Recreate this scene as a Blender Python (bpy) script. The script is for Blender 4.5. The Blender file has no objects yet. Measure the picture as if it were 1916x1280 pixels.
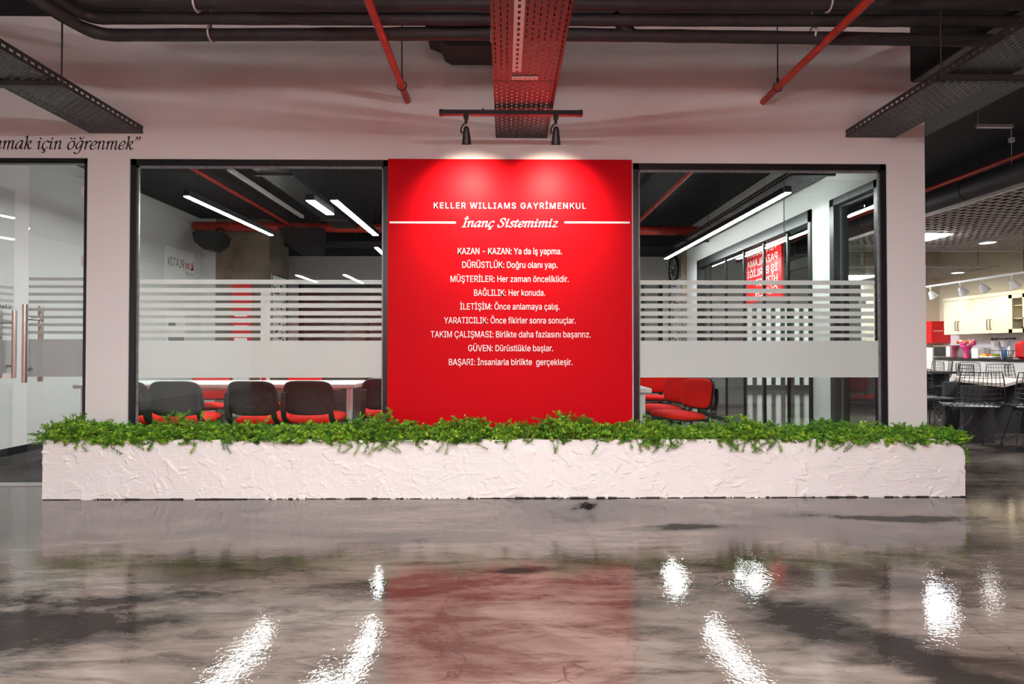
import bpy, math, random
import numpy as np
from mathutils import Vector, Matrix, Euler

C = bpy.context.scene.collection
SC = bpy.context.scene
PI = math.pi

# ------------------------------------------------------------------ camera, world, exposure
F, CX, CY = 1040.0, 958.0, 640.0
CAM_Z = 1.09
YAW, PITCH = math.radians(0.7), math.radians(0.72)
cam_data = bpy.data.cameras.new('camera')
cam_data.sensor_width = 36.0
cam_data.lens = 36.0 * F / 1916.0
cam_data.clip_start = 0.05
cam = bpy.data.objects.new('camera', cam_data)
cam.location = (0, 0, CAM_Z)
cam.rotation_euler = (PI / 2 + PITCH, 0, -YAW)
C.objects.link(cam)
SC.camera = cam

world = bpy.data.worlds.new('world')
world.use_nodes = True
world.node_tree.nodes['Background'].inputs[0].default_value = (0.6, 0.62, 0.65, 1)
world.node_tree.nodes['Background'].inputs[1].default_value = 0.05
SC.world = world
SC.view_settings.view_transform = 'Standard'
SC.view_settings.look = 'None'
SC.view_settings.gamma = 1.0
SC.view_settings.use_curve_mapping = False
SC.view_settings.exposure = 0.0
LED_E = 150.0        # radiance of the LED bars in the meeting room
HALL_E = 405.0      # radiance of the LED bars in the hall behind the camera
SPOT_W = 125.0      # the two spotlights on the red panel

_R = Euler((PI / 2 + PITCH, 0, -YAW)).to_matrix()
def ray(px, py):
    return _R @ Vector(((px - CX) / F, -(py - CY) / F, -1.0))
def atY(px, py, Y):
    d = ray(px, py); t = Y / d.y
    return Vector((d.x * t, Y, CAM_Z + d.z * t))
def atX(px, py, X):
    d = ray(px, py); t = X / d.x
    return Vector((X, d.y * t, CAM_Z + d.z * t))
def atZ(px, py, Z):
    d = ray(px, py); t = (Z - CAM_Z) / d.z
    return Vector((d.x * t, d.y * t, Z))

WY = 4.48            # front face of the glazed wall
WB = 4.55            # its back face
WR = 3.27            # inner face of the meeting room's right wall
WRO = 3.40
WL = -5.05           # meeting room left wall
def wx(px, py=500): return atY(px, py, WY).x
def wz(py, px=958): return atY(px, py, WY).z

# ------------------------------------------------------------------ materials
def new_mat(name):
    m = bpy.data.materials.new(name); m.use_nodes = True
    nt = m.node_tree
    return m, nt, nt.nodes['Principled BSDF']

def node(nt, t, **kw):
    n = nt.nodes.new(t)
    for k, v in kw.items(): setattr(n, k, v)
    return n

def mat(name, col, rough=0.5, metal=0.0, var=0.06, scale=6.0, bump=0.0, bscale=60.0, spec=0.5, stretch=None):
    """plain surface with a little procedural mottling"""
    m, nt, b = new_mat(name)
    tc = node(nt, 'ShaderNodeTexCoord')
    vec = tc.outputs['Object']
    if stretch:
        mp = node(nt, 'ShaderNodeMapping'); mp.inputs['Scale'].default_value = stretch
        nt.links.new(vec, mp.inputs['Vector']); vec = mp.outputs['Vector']
    nz = node(nt, 'ShaderNodeTexNoise'); nz.inputs['Scale'].default_value = scale; nz.inputs['Detail'].default_value = 4
    nt.links.new(vec, nz.inputs['Vector'])
    rp = node(nt, 'ShaderNodeValToRGB')
    rp.color_ramp.elements[0].position = 0.3; rp.color_ramp.elements[1].position = 0.7
    rp.color_ramp.elements[0].color = tuple(max(0, c * (1 - var)) for c in col) + (1,)
    rp.color_ramp.elements[1].color = tuple(min(1, c * (1 + var)) for c in col) + (1,)
    nt.links.new(nz.outputs['Fac'], rp.inputs['Fac'])
    nt.links.new(rp.outputs['Color'], b.inputs['Base Color'])
    b.inputs['Roughness'].default_value = rough
    b.inputs['Metallic'].default_value = metal
    b.inputs['Specular IOR Level'].default_value = spec
    if bump:
        n2 = node(nt, 'ShaderNodeTexNoise'); n2.inputs['Scale'].default_value = bscale; n2.inputs['Detail'].default_value = 3
        nt.links.new(vec, n2.inputs['Vector'])
        bp = node(nt, 'ShaderNodeBump'); bp.inputs['Strength'].default_value = bump; bp.inputs['Distance'].default_value = 0.01
        nt.links.new(n2.outputs['Fac'], bp.inputs['Height'])
        nt.links.new(bp.outputs['Normal'], b.inputs['Normal'])
    return m

def emit(name, col, strength):
    m, nt, b = new_mat(name)
    nt.nodes.remove(b)
    e = node(nt, 'ShaderNodeEmission')
    e.inputs[0].default_value = (*col, 1); e.inputs[1].default_value = strength
    nt.links.new(e.outputs[0], nt.nodes['Material Output'].inputs[0])
    return m

def glass_mat(name, tint=(0.95, 0.97, 0.96), refl=1.0):
    m, nt, b = new_mat(name)
    nt.nodes.remove(b)
    lw = node(nt, 'ShaderNodeLayerWeight'); lw.inputs['Blend'].default_value = 0.5
    pw = node(nt, 'ShaderNodeMath', operation='POWER'); pw.inputs[1].default_value = 5.0
    nt.links.new(lw.outputs['Facing'], pw.inputs[0])
    ma = node(nt, 'ShaderNodeMath', operation='MULTIPLY_ADD'); ma.inputs[1].default_value = 0.93 * refl; ma.inputs[2].default_value = 0.045 * refl
    nt.links.new(pw.outputs[0], ma.inputs[0])
    tr = node(nt, 'ShaderNodeBsdfTransparent'); tr.inputs[0].default_value = (*tint, 1)
    gl = node(nt, 'ShaderNodeBsdfGlossy'); gl.inputs['Roughness'].default_value = 0.0
    mx = node(nt, 'ShaderNodeMixShader')
    nt.links.new(ma.outputs[0], mx.inputs[0]); nt.links.new(tr.outputs[0], mx.inputs[1]); nt.links.new(gl.outputs[0], mx.inputs[2])
    nt.links.new(mx.outputs[0], nt.nodes['Material Output'].inputs[0])
    return m

def film_mat(name, col, clear=0.10):
    m, nt, b = new_mat(name)
    nt.nodes.remove(b)
    nz = node(nt, 'ShaderNodeTexNoise'); nz.inputs['Scale'].default_value = 3.0
    rp = node(nt, 'ShaderNodeValToRGB')
    rp.color_ramp.elements[0].color = tuple(c * .96 for c in col) + (1,); rp.color_ramp.elements[1].color = (*col, 1)
    tc = node(nt, 'ShaderNodeTexCoord'); nt.links.new(tc.outputs['Object'], nz.inputs['Vector'])
    nt.links.new(nz.outputs['Fac'], rp.inputs['Fac'])
    d = node(nt, 'ShaderNodeBsdfDiffuse'); t = node(nt, 'ShaderNodeBsdfTranslucent')
    nt.links.new(rp.outputs[0], d.inputs[0]); nt.links.new(rp.outputs[0], t.inputs[0])
    m1 = node(nt, 'ShaderNodeMixShader'); m1.inputs[0].default_value = 0.45
    nt.links.new(d.outputs[0], m1.inputs[1]); nt.links.new(t.outputs[0], m1.inputs[2])
    tr = node(nt, 'ShaderNodeBsdfTransparent')
    m2 = node(nt, 'ShaderNodeMixShader'); m2.inputs[0].default_value = clear
    nt.links.new(m1.outputs[0], m2.inputs[1]); nt.links.new(tr.outputs[0], m2.inputs[2])
    nt.links.new(m2.outputs[0], nt.nodes['Material Output'].inputs[0])
    return m

def floor_mat():
    m, nt, b = new_mat('polished_stained_concrete')
    L = nt.links.new
    tc = node(nt, 'ShaderNodeTexCoord')
    def mapped(sx, sy, rot=0.0):
        mp = node(nt, 'ShaderNodeMapping'); mp.inputs['Scale'].default_value = (sx, sy, 1); mp.inputs['Rotation'].default_value = (0, 0, rot)
        L(tc.outputs['Object'], mp.inputs['Vector']); return mp.outputs['Vector']
    def noise(vec, scale, detail=6, rough=0.6, dist=0.0):
        n = node(nt, 'ShaderNodeTexNoise'); n.inputs['Scale'].default_value = scale; n.inputs['Detail'].default_value = detail
        n.inputs['Roughness'].default_value = rough; n.inputs['Distortion'].default_value = dist
        L(vec, n.inputs['Vector']); return n.outputs['Fac']
    def ramp(fac, stops):
        r = node(nt, 'ShaderNodeValToRGB'); e = r.color_ramp.elements
        while len(e) < len(stops): e.new(0.5)
        for k, (p, c) in enumerate(stops):
            e[k].position = p; e[k].color = (*c, 1) if len(c) == 3 else c
        L(fac, r.inputs['Fac']); return r.outputs['Color']
    def mix(fac, a, bb, mode='MIX'):
        x = node(nt, 'ShaderNodeMix', data_type='RGBA', blend_type=mode)
        if isinstance(fac, float): x.inputs[0].default_value = fac
        else: L(fac, x.inputs[0])
        L(a, x.inputs[6])
        if isinstance(bb, tuple): x.inputs[7].default_value = (*bb, 1)
        else: L(bb, x.inputs[7])
        return x.outputs[2]
    def ramp_neg(v):      # 1 where the warped distance is small
        m1 = node(nt, 'ShaderNodeMapRange'); m1.inputs['From Min'].default_value = -1.05; m1.inputs['From Max'].default_value = -0.40
        m1.inputs['To Min'].default_value = 0.95; m1.inputs['To Max'].default_value = 0.0
        L(v, m1.inputs['Value']); return m1.outputs['Result']
    big = ramp(noise(mapped(0.55, 1.1, 0.08), 1.3, 8, 0.62, 0.6), [(0.36, (0.045, 0.033, 0.027)), (0.45, (0.118, 0.090, 0.075)), (0.54, (0.19, 0.151, 0.129)), (0.66, (0.265, 0.217, 0.190))])
    streak = noise(mapped(1.2, 14, 0.05), 1.6, 5, 0.6, 0.3)
    col = mix(0.45, big, ramp(streak, [(0.3, (0.35, 0.35, 0.35)), (0.7, (1, 1, 1))]), 'MULTIPLY')
    smudge = ramp(noise(mapped(2.2, 9, 0.22), 1.1, 9, 0.72, 0.8), [(0.38, (0.30, 0.28, 0.27)), (0.53, (1, 1, 1))])
    col = mix(0.8, col, smudge, 'MULTIPLY')
    dark = ramp(noise(mapped(0.5, 0.8, 0.3), 1.05, 9, 0.7, 1.2), [(0.60, (0, 0, 0)), (0.70, (1, 1, 1))])
    col = mix(dark, col, (0.022, 0.019, 0.018))
    warp = node(nt, 'ShaderNodeTexNoise'); warp.inputs['Scale'].default_value = 3.2; warp.inputs['Detail'].default_value = 9; warp.inputs['Roughness'].default_value = 0.7
    L(mapped(1, 2.2), warp.inputs['Vector'])
    stain = dark
    for (cx, cy, ax, ay, rot) in ((-1.95, 2.2, .75, .30, .25), (-3.1, 2.45, .9, .22, .1), (1.18, 2.22, .20, .26, 0), (1.5, 1.85, .16, .4, .5), (0.05, 2.75, .22, .05, 0), (2.6, 3.55, .8, .10, -.1), (1.1, 3.4, .35, .07, .1)):
        mp = node(nt, 'ShaderNodeMapping', vector_type='TEXTURE'); mp.inputs['Location'].default_value = (cx, cy, 0); mp.inputs['Rotation'].default_value = (0, 0, rot); mp.inputs['Scale'].default_value = (ax, ay, 1)
        L(tc.outputs['Object'], mp.inputs['Vector'])
        ln = node(nt, 'ShaderNodeVectorMath', operation='LENGTH'); L(mp.outputs['Vector'], ln.inputs[0])
        av = node(nt, 'ShaderNodeMath', operation='MULTIPLY_ADD'); L(warp.outputs['Fac'], av.inputs[0]); av.inputs[1].default_value = -3.2; L(ln.outputs['Value'], av.inputs[2])
        mk = ramp_neg(av.outputs[0])
        col = mix(mk, col, (0.024, 0.020, 0.019))
        mxm = node(nt, 'ShaderNodeMath', operation='MAXIMUM'); L(stain, mxm.inputs[0]); L(mk, mxm.inputs[1]); stain = mxm.outputs[0]
    sp = node(nt, 'ShaderNodeMath', operation='MULTIPLY_ADD'); L(stain, sp.inputs[0]); sp.inputs[1].default_value = -0.51; sp.inputs[2].default_value = 0.5
    L(sp.outputs[0], b.inputs['Specular IOR Level'])
    vo = node(nt, 'ShaderNodeTexVoronoi', feature='DISTANCE_TO_EDGE'); vo.inputs['Scale'].default_value = 0.8
    wv = node(nt, 'ShaderNodeTexNoise'); wv.inputs['Scale'].default_value = 1.5; wv.inputs['Detail'].default_value = 8
    L(tc.outputs['Object'], wv.inputs['Vector'])
    ad = node(nt, 'ShaderNodeVectorMath', operation='ADD'); L(tc.outputs['Object'], ad.inputs[0]); L(wv.outputs['Color'], ad.inputs[1])
    L(ad.outputs[0], vo.inputs['Vector'])
    cr = ramp(vo.outputs['Distance'], [(0.0, (1, 1, 1)), (0.006, (0, 0, 0))])
    crm = mix(0.75, cr, ramp(noise(mapped(1, 1), 0.9, 2), [(0.45, (0, 0, 0)), (0.6, (1, 1, 1))]), 'MULTIPLY')
    col = mix(crm, col, (0.04, 0.034, 0.03))
    L(col, b.inputs['Base Color'])
    rr = ramp(noise(mapped(1, 2), 2.2, 5), [(0.3, (0.025, 0.025, 0.025)), (0.7, (0.06, 0.06, 0.06))])
    L(rr, b.inputs['Roughness'])
    b.inputs['IOR'].default_value = 1.8
    bn = noise(mapped(1, 1), 60, 2)
    bw = noise(mapped(1, 1.6), 9, 3)
    bp = node(nt, 'ShaderNodeBump'); bp.inputs['Strength'].default_value = 0.075; bp.inputs['Distance'].default_value = 0.006
    L(bn, bp.inputs['Height'])
    b2 = node(nt, 'ShaderNodeBump'); b2.inputs['Strength'].default_value = 0.03; b2.inputs['Distance'].default_value = 0.02
    L(bw, b2.inputs['Height']); L(bp.outputs['Normal'], b2.inputs['Normal'])
    L(b2.outputs['Normal'], b.inputs['Normal'])
    return m

def stucco_mat():
    m, nt, b = new_mat('trowelled_white_stucco')
    L = nt.links.new
    tc = node(nt, 'ShaderNodeTexCoord'); O = tc.outputs['Object']
    b.inputs['Base Color'].default_value = (0.74, 0.715, 0.70, 1); b.inputs['Roughness'].default_value = 0.75
    nz = node(nt, 'ShaderNodeTexNoise'); nz.inputs['Scale'].default_value = 3.4; nz.inputs['Detail'].default_value = 5; L(O, nz.inputs['Vector'])
    sc = node(nt, 'ShaderNodeVectorMath', operation='SCALE'); sc.inputs['Scale'].default_value = 0.75; L(nz.outputs['Color'], sc.inputs[0])
    ad = node(nt, 'ShaderNodeVectorMath', operation='ADD'); L(O, ad.inputs[0]); L(sc.outputs[0], ad.inputs[1])
    # overlapping trowel plates: voronoi cell heights, each tilted by noise
    vo = node(nt, 'ShaderNodeTexVoronoi', feature='F1'); vo.inputs['Scale'].default_value = 4.6; L(ad.outputs[0], vo.inputs['Vector'])
    rgb = node(nt, 'ShaderNodeSeparateColor'); L(vo.outputs['Color'], rgb.inputs[0])
    # combed horizontal lines, masked
    wv = node(nt, 'ShaderNodeTexWave', wave_type='BANDS', bands_direction='Z'); wv.inputs['Scale'].default_value = 26; wv.inputs['Distortion'].default_value = 0.8
    wv.inputs['Detail'].default_value = 1; L(O, wv.inputs['Vector'])
    mk = node(nt, 'ShaderNodeTexNoise'); mk.inputs['Scale'].default_value = 2.4; L(O, mk.inputs['Vector'])
    mr = node(nt, 'ShaderNodeValToRGB'); mr.color_ramp.elements[0].position = 0.44; mr.color_ramp.elements[1].position = 0.58; L(mk.outputs['Fac'], mr.inputs['Fac'])
    mm = node(nt, 'ShaderNodeMath', operation='MULTIPLY'); L(wv.outputs['Fac'], mm.inputs[0]); L(mr.outputs['Color'], mm.inputs[1])
    ms = node(nt, 'ShaderNodeMath', operation='MULTIPLY'); L(mm.outputs[0], ms.inputs[0]); ms.inputs[1].default_value = 0.10
    fn = node(nt, 'ShaderNodeTexNoise'); fn.inputs['Scale'].default_value = 14; fn.inputs['Detail'].default_value = 7; fn.inputs['Roughness'].default_value = 0.65; L(O, fn.inputs['Vector'])
    a1 = node(nt, 'ShaderNodeMath', operation='MULTIPLY_ADD'); L(rgb.outputs[0], a1.inputs[0]); a1.inputs[1].default_value = 0.0; L(ms.outputs[0], a1.inputs[2])
    a2 = node(nt, 'ShaderNodeMath', operation='MULTIPLY_ADD'); L(fn.outputs['Fac'], a2.inputs[0]); a2.inputs[1].default_value = 0.55; L(a1.outputs[0], a2.inputs[2])
    bp = node(nt, 'ShaderNodeBump'); bp.inputs['Strength'].default_value = 1.0; bp.inputs['Distance'].default_value = 0.012
    L(a2.outputs[0], bp.inputs['Height']); L(bp.outputs['Normal'], b.inputs['Normal'])
    return m

def leaf_mat(name, a, bcol):
    m, nt, b = new_mat(name)
    L = nt.links.new
    tc = node(nt, 'ShaderNodeTexCoord')
    nz = node(nt, 'ShaderNodeTexNoise'); nz.inputs['Scale'].default_value = 28; nz.inputs['Detail'].default_value = 3; L(tc.outputs['Object'], nz.inputs['Vector'])
    rp = node(nt, 'ShaderNodeValToRGB'); rp.color_ramp.elements[0].position = 0.36; rp.color_ramp.elements[1].position = 0.62
    rp.color_ramp.elements[0].color = (*a, 1); rp.color_ramp.elements[1].color = (*bcol, 1)
    L(nz.outputs['Fac'], rp.inputs['Fac']); L(rp.outputs[0], b.inputs['Base Color'])
    b.inputs['Roughness'].default_value = 0.5
    b.inputs['Specular IOR Level'].default_value = 0.3
    return m

def concrete_mat():
    return mat('bare_concrete', (0.215, 0.17, 0.125), 0.8, var=0.35, scale=3.0, bump=0.4, bscale=40)

M = dict(
    floor=floor_mat(), stucco=stucco_mat(), concrete=concrete_mat(),
    wall=mat('white_wall_paint', (0.72, 0.71, 0.70), 0.7, var=0.015, scale=2, bump=0.05, bscale=120),
    wall_grey=mat('pale_grey_wall_paint', (0.60, 0.60, 0.59), 0.7, var=0.02, scale=2, bump=0.05, bscale=120),
    black_ceiling=mat('black_ceiling_paint', (0.012, 0.012, 0.013), 0.8, var=0.3, scale=3, bump=0.2, bscale=20),
    lit_underside=mat('grey_lit_underside', (0.10, 0.10, 0.10), 0.7, var=0.1),
    carpet=mat('charcoal_carpet', (0.085, 0.078, 0.076), 0.95, var=0.45, scale=90, bump=0.6, bscale=300, spec=0.1),
    frame=mat('black_aluminium', (0.012, 0.012, 0.014), 0.35, var=0.1),
    seal=mat('grey_glazing_seal', (0.22, 0.23, 0.24), 0.35, 0.3, var=0.3, scale=30),
    glass=glass_mat('clear_glass'), glass_far=glass_mat('clear_partition_glass', (0.93, 0.95, 0.94)),
    film=film_mat('frosted_film', (0.83, 0.83, 0.82)), film_door=film_mat('dimmed_frosted_film', (0.50, 0.51, 0.50), 0.25),  # door film's colour darkened for the weaker light there
    red_panel=mat('satin_red_panel', (0.50, 0.002, 0.007), 0.50, var=0.02, scale=3, spec=0.06),
    red_pipe=mat('red_pipe_paint', (0.42, 0.028, 0.016), 0.4, var=0.25, scale=14),
    insul=mat('black_pipe_insulation', (0.022, 0.020, 0.021), 0.6, var=0.3, scale=10, bump=0.3, bscale=30),
    tray=mat('dark_grey_tray_paint', (0.024, 0.023, 0.0235), 0.42, 0.0, var=0.15, scale=10),
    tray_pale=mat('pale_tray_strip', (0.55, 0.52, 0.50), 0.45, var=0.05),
    galv=mat('galvanised_steel', (0.55, 0.54, 0.53), 0.4, 0.6, var=0.1, scale=20),
    rod=mat('dark_threaded_rod', (0.03, 0.028, 0.028), 0.5),
    black_metal=mat('black_satin_metal', (0.014, 0.014, 0.015), 0.4),
    black_plastic=mat('black_moulded_plastic', (0.018, 0.018, 0.019), 0.38, var=0.1, bump=0.1, bscale=200),
    red_fabric=mat('red_upholstery', (0.66, 0.012, 0.008), 0.85, var=0.06, scale=60, bump=0.25, bscale=400, spec=0.2),
    white_lam=mat('white_laminate', (0.78, 0.79, 0.78), 0.35, var=0.01),
    white_metal=mat('white_powder_coat', (0.75, 0.76, 0.75), 0.4),
    letter_white=mat('white_vinyl', (0.92, 0.90, 0.86), 0.5, var=0.01),
    letter_black=mat('black_vinyl', (0.008, 0.007, 0.007), 0.5),
    letter_grey=mat('grey_print', (0.16, 0.16, 0.17), 0.6), letter_red=mat('red_print', (0.55, 0.06, 0.07), 0.6),
    steel=mat('brushed_steel', (0.55, 0.50, 0.46), 0.28, 1.0, var=0.12, scale=8, stretch=(60, 60, 1)),
    hinge=mat('satin_hinge', (0.72, 0.72, 0.72), 0.35, 0.2),
    soil=mat('dark_soil', (0.02, 0.016, 0.012), 0.95, var=0.5, scale=50, bump=0.6, bscale=90),
    leaf=leaf_mat('bright_green_leaves', (0.085, 0.25, 0.012), (0.29, 0.50, 0.035)),
    leaf_b=leaf_mat('deep_green_leaves', (0.04, 0.16, 0.016), (0.14, 0.34, 0.025)),
    stem=mat('green_stems', (0.05, 0.11, 0.02), 0.7),
    led=emit('cool_led_diffuser', (0.95, 1.0, 0.98), LED_E),
    hall_led=emit('hall_led_diffuser', (1.0, 1.0, 0.985), HALL_E),
    panel_led=emit('panel_light_diffuser', (0.93, 0.95, 1.0), 85.0),
    down_led=emit('downlight_lens', (1.0, 0.97, 0.93), 22.0),
    bulb=emit('spot_lens', (1.0, 0.90, 0.75), 12.0),
    cabinet=mat('cream_lacquer', (0.70, 0.63, 0.50), 0.4, var=0.02, stretch=(1, 12, 1)),
    cabinet_low=mat('pale_lacquer', (0.66, 0.64, 0.60), 0.4, var=0.02),
    counter=mat('dark_stone_counter', (0.03, 0.022, 0.02), 0.2, var=0.4, scale=60),
    kitchen_wall=mat('cream_wall_paint', (0.66, 0.60, 0.46), 0.75, var=0.02),
    splash=mat('white_splashback', (0.72, 0.71, 0.72), 0.3, var=0.01),
    handle=mat('dark_bronze', (0.06, 0.045, 0.035), 0.4, 0.6),
    wood_top=mat('pale_beige_laminate', (0.56, 0.47, 0.41), 0.4, var=0.08, scale=5, stretch=(1, 14, 1)),
    dark_panel=mat('anthracite_panel', (0.035, 0.035, 0.038), 0.45, var=0.06),
    white_plastic=mat('white_plastic', (0.75, 0.74, 0.72), 0.4), mesh_strip=mat('grey_expanded_mesh', (0.46, 0.42, 0.39), 0.5),
    yellow=mat('yellow_fruit', (0.75, 0.5, 0.03), 0.45), orange=mat('red_orange_fruit', (0.6, 0.08, 0.02), 0.45), green=mat('green_fruit', (0.2, 0.35, 0.03), 0.45),
    pink=mat('pink_petals', (0.62, 0.05, 0.22), 0.7, var=0.5, scale=40), cream=mat('cream_petals', (0.75, 0.6, 0.4), 0.7), blue=mat('blue_plastic', (0.04, 0.2, 0.5), 0.4),
    dark_glass=mat('dark_oven_glass', (0.02, 0.02, 0.022), 0.1), paper=mat('white_paper', (0.75, 0.75, 0.73), 0.7), jar=mat('brown_jar', (0.18, 0.07, 0.03), 0.3),
    red_wall=mat('red_wall_paint', (0.55, 0.03, 0.03), 0.6, var=0.03),
    sign_red=mat('red_sign_face', (0.62, 0.01, 0.012), 0.4), clockface=mat('grey_clock_face', (0.30, 0.30, 0.28), 0.5),
    duct=mat('charcoal_duct', (0.03, 0.03, 0.032), 0.55, var=0.15),
)

# ------------------------------------------------------------------ mesh helpers
class MB:
    def __init__(s): s.v = []; s.f = []; s.sm = []; s.mi = []; s.cur = 0
    def add(s, vs, fs, smooth=False):
        o = len(s.v); s.v += [tuple(v) for v in vs]
        for f in fs:
            s.f.append([i + o for i in f]); s.sm.append(smooth); s.mi.append(s.cur)
        return s
    def box(s, x0, x1, y0, y1, z0, z1):
        x0, x1 = min(x0, x1), max(x0, x1); y0, y1 = min(y0, y1), max(y0, y1); z0, z1 = min(z0, z1), max(z0, z1)
        return s.add([(x0,y0,z0),(x1,y0,z0),(x1,y1,z0),(x0,y1,z0),(x0,y0,z1),(x1,y0,z1),(x1,y1,z1),(x0,y1,z1)],
                     [(0,3,2,1),(4,5,6,7),(0,1,5,4),(1,2,6,5),(2,3,7,6),(3,0,4,7)])
    def rbox(s, x0, x1, y0, y1, z0, z1, r=0.01):
        """box with chamfered vertical and horizontal edges"""
        r = min(r, (x1-x0)/2.01, (y1-y0)/2.01, (z1-z0)/2.01)
        vs = []
        for z, i in ((z0, r), (z0 + r, 0), (z1 - r, 0), (z1, r)):
            a0, a1, b0, b1 = x0 + i, x1 - i, y0 + i, y1 - i
            q = r * 0.6 if i == 0 else r * 0.3
            vs += [(a0+q,b0,z),(a1-q,b0,z),(a1,b0+q,z),(a1,b1-q,z),(a1-q,b1,z),(a0+q,b1,z),(a0,b1-q,z),(a0,b0+q,z)]
        fs = [tuple(range(7, -1, -1)), tuple(range(24, 32))]
        for k in range(3):
            for i in range(8):
                j = (i + 1) % 8
                fs.append((k*8+i, k*8+j, k*8+8+j, k*8+8+i))
        return s.add(vs, fs)
    def prism(s, pts, axis, a, b):
        """extrude a 2D outline along axis between a and b"""
        n = len(pts)
        def P(p, t):
            return (t, p[0], p[1]) if axis == 'x' else (p[0], t, p[1]) if axis == 'y' else (p[0], p[1], t)
        vs = [P(p, a) for p in pts] + [P(p, b) for p in pts]
        fs = [tuple(range(n - 1, -1, -1)), tuple(range(n, 2 * n))] + [(i, (i + 1) % n, n + (i + 1) % n, n + i) for i in range(n)]
        return s.add(vs, fs)
    def tube(s, pts, r, n=10, closed=False, smooth=True):
        pts = [Vector(p) for p in pts]; m = len(pts)
        rs = r if isinstance(r, (list, tuple)) else [r] * m
        up = None; rings = []
        for i, p in enumerate(pts):
            a = pts[(i - 1) % m] if (closed or i > 0) else p
            b = pts[(i + 1) % m] if (closed or i < m - 1) else p
            t = (b - a)
            t = t.normalized() if t.length > 1e-9 else Vector((0, 0, 1))
            if up is None: up = Vector((0, 0, 1)) if abs(t.z) < 0.9 else Vector((1, 0, 0))
            x = up - t * up.dot(t)
            if x.length < 1e-6: x = t.orthogonal()
            x.normalize(); up = x; y = t.cross(x)
            rings.append([p + (x * math.cos(2*PI*k/n) + y * math.sin(2*PI*k/n)) * rs[i] for k in range(n)])
        vs = [v for R in rings for v in R]; fs = []
        for i in range(m if closed else m - 1):
            j = (i + 1) % m
            for k in range(n):
                l = (k + 1) % n
                fs.append((i*n+k, i*n+l, j*n+l, j*n+k))
        s.add(vs, fs, smooth)
        if not closed:
            s.add(rings[0], [tuple(range(n - 1, -1, -1))]); s.add(rings[-1], [tuple(range(n))])
        return s
    def lathe(s, prof, c=(0, 0, 0), n=20, mtx=None, smooth=True):
        """prof: (radius, height) pairs turned around z (then mtx)"""
        vs = []; fs = []
        for r, z in prof:
            for k in range(n):
                v = Vector((r * math.cos(2*PI*k/n), r * math.sin(2*PI*k/n), z))
                if mtx: v = mtx @ v
                vs.append(v + Vector(c))
        for i in range(len(prof) - 1):
            for k in range(n):
                l = (k + 1) % n
                fs.append((i*n+k, i*n+l, (i+1)*n+l, (i+1)*n+k))
        s.add(vs, fs, smooth)
        for i in (0, len(prof) - 1):
            if prof[i][0] > 1e-5:
                R = vs[i*n:(i+1)*n]; s.add(R, [tuple(range(n)) if i else tuple(range(n - 1, -1, -1))])
        return s
    def ball(s, c, r, n=12, sq=1.0):
        prof = [(max(1e-6, r * math.sin(PI * k / 8)), -r * sq * math.cos(PI * k / 8)) for k in range(9)]
        return s.lathe(prof, c, n)
    def build(s, name, mats, parent=None, loc=None):
        me = bpy.data.meshes.new(name)
        me.from_pydata(s.v, [], s.f)
        if not isinstance(mats, (list, tuple)): mats = [mats]
        for m in mats: me.materials.append(m)
        me.polygons.foreach_set('use_smooth', s.sm)
        me.polygons.foreach_set('material_index', s.mi)
        me.update()
        o = bpy.data.objects.new(name, me); C.objects.link(o)
        if parent is not None: o.parent = parent
        if loc is not None: o.location = loc
        return o

def box(*a): return MB().box(*a)
def tag(o, label, cat, group=None, kind=None):
    o['label'] = label; o['category'] = cat
    if group: o['group'] = group
    if kind: o['kind'] = kind
    return o
def thing(name, label, cat, loc=(0, 0, 0), rz=0.0, group=None):
    o = bpy.data.objects.new(name, None); o.empty_display_size = 0.1; C.objects.link(o)
    o.location = loc; o.rotation_euler = (0, 0, rz)
    return tag(o, label, cat, group)
def struct(o, label=None):
    o['kind'] = 'structure'
    if label: o['label'] = label
    return o
def sroot(name, label=None):
    o = bpy.data.objects.new(name, None); C.objects.link(o)
    return struct(o, label)
def dup(src, loc, rz, label):
    r = src.copy(); C.objects.link(r); r.location = loc; r.rotation_euler = (0, 0, rz); r['label'] = label
    for ch in list(src.children):
        c = ch.copy(); C.objects.link(c); c.parent = r
        for g in list(ch.children):
            d = g.copy(); C.objects.link(d); d.parent = c
    return r

# ------------------------------------------------------------------ lettering
def sans_font():
    try:
        import os
        return bpy.data.fonts.load(os.path.join(bpy.utils.system_resource('DATAFILES', path='fonts'), 'Inter.woff2'))
    except Exception:
        return None
SANS = sans_font()
def font_mesh(s, bold=0.0, extrude=0.0, space=1.0):
    cu = bpy.data.curves.new('tmp_text', 'FONT'); cu.body = s
    if SANS: cu.font = SANS
    cu.size = 1.0; cu.space_character = space; cu.offset = bold; cu.extrude = extrude; cu.resolution_u = 3
    o = bpy.data.objects.new('tmp_text', cu); C.objects.link(o)
    dg = bpy.context.evaluated_depsgraph_get(); dg.update()
    me = bpy.data.meshes.new_from_object(o.evaluated_get(dg))
    vs = [v.co.copy() for v in me.vertices]; fs = [tuple(p.vertices) for p in me.polygons]
    bpy.data.objects.remove(o); bpy.data.curves.remove(cu); bpy.data.meshes.remove(me)
    return vs, fs
_H = font_mesh('H')[0]; CAPH = max(v.y for v in _H) - min(v.y for v in _H)

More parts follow.
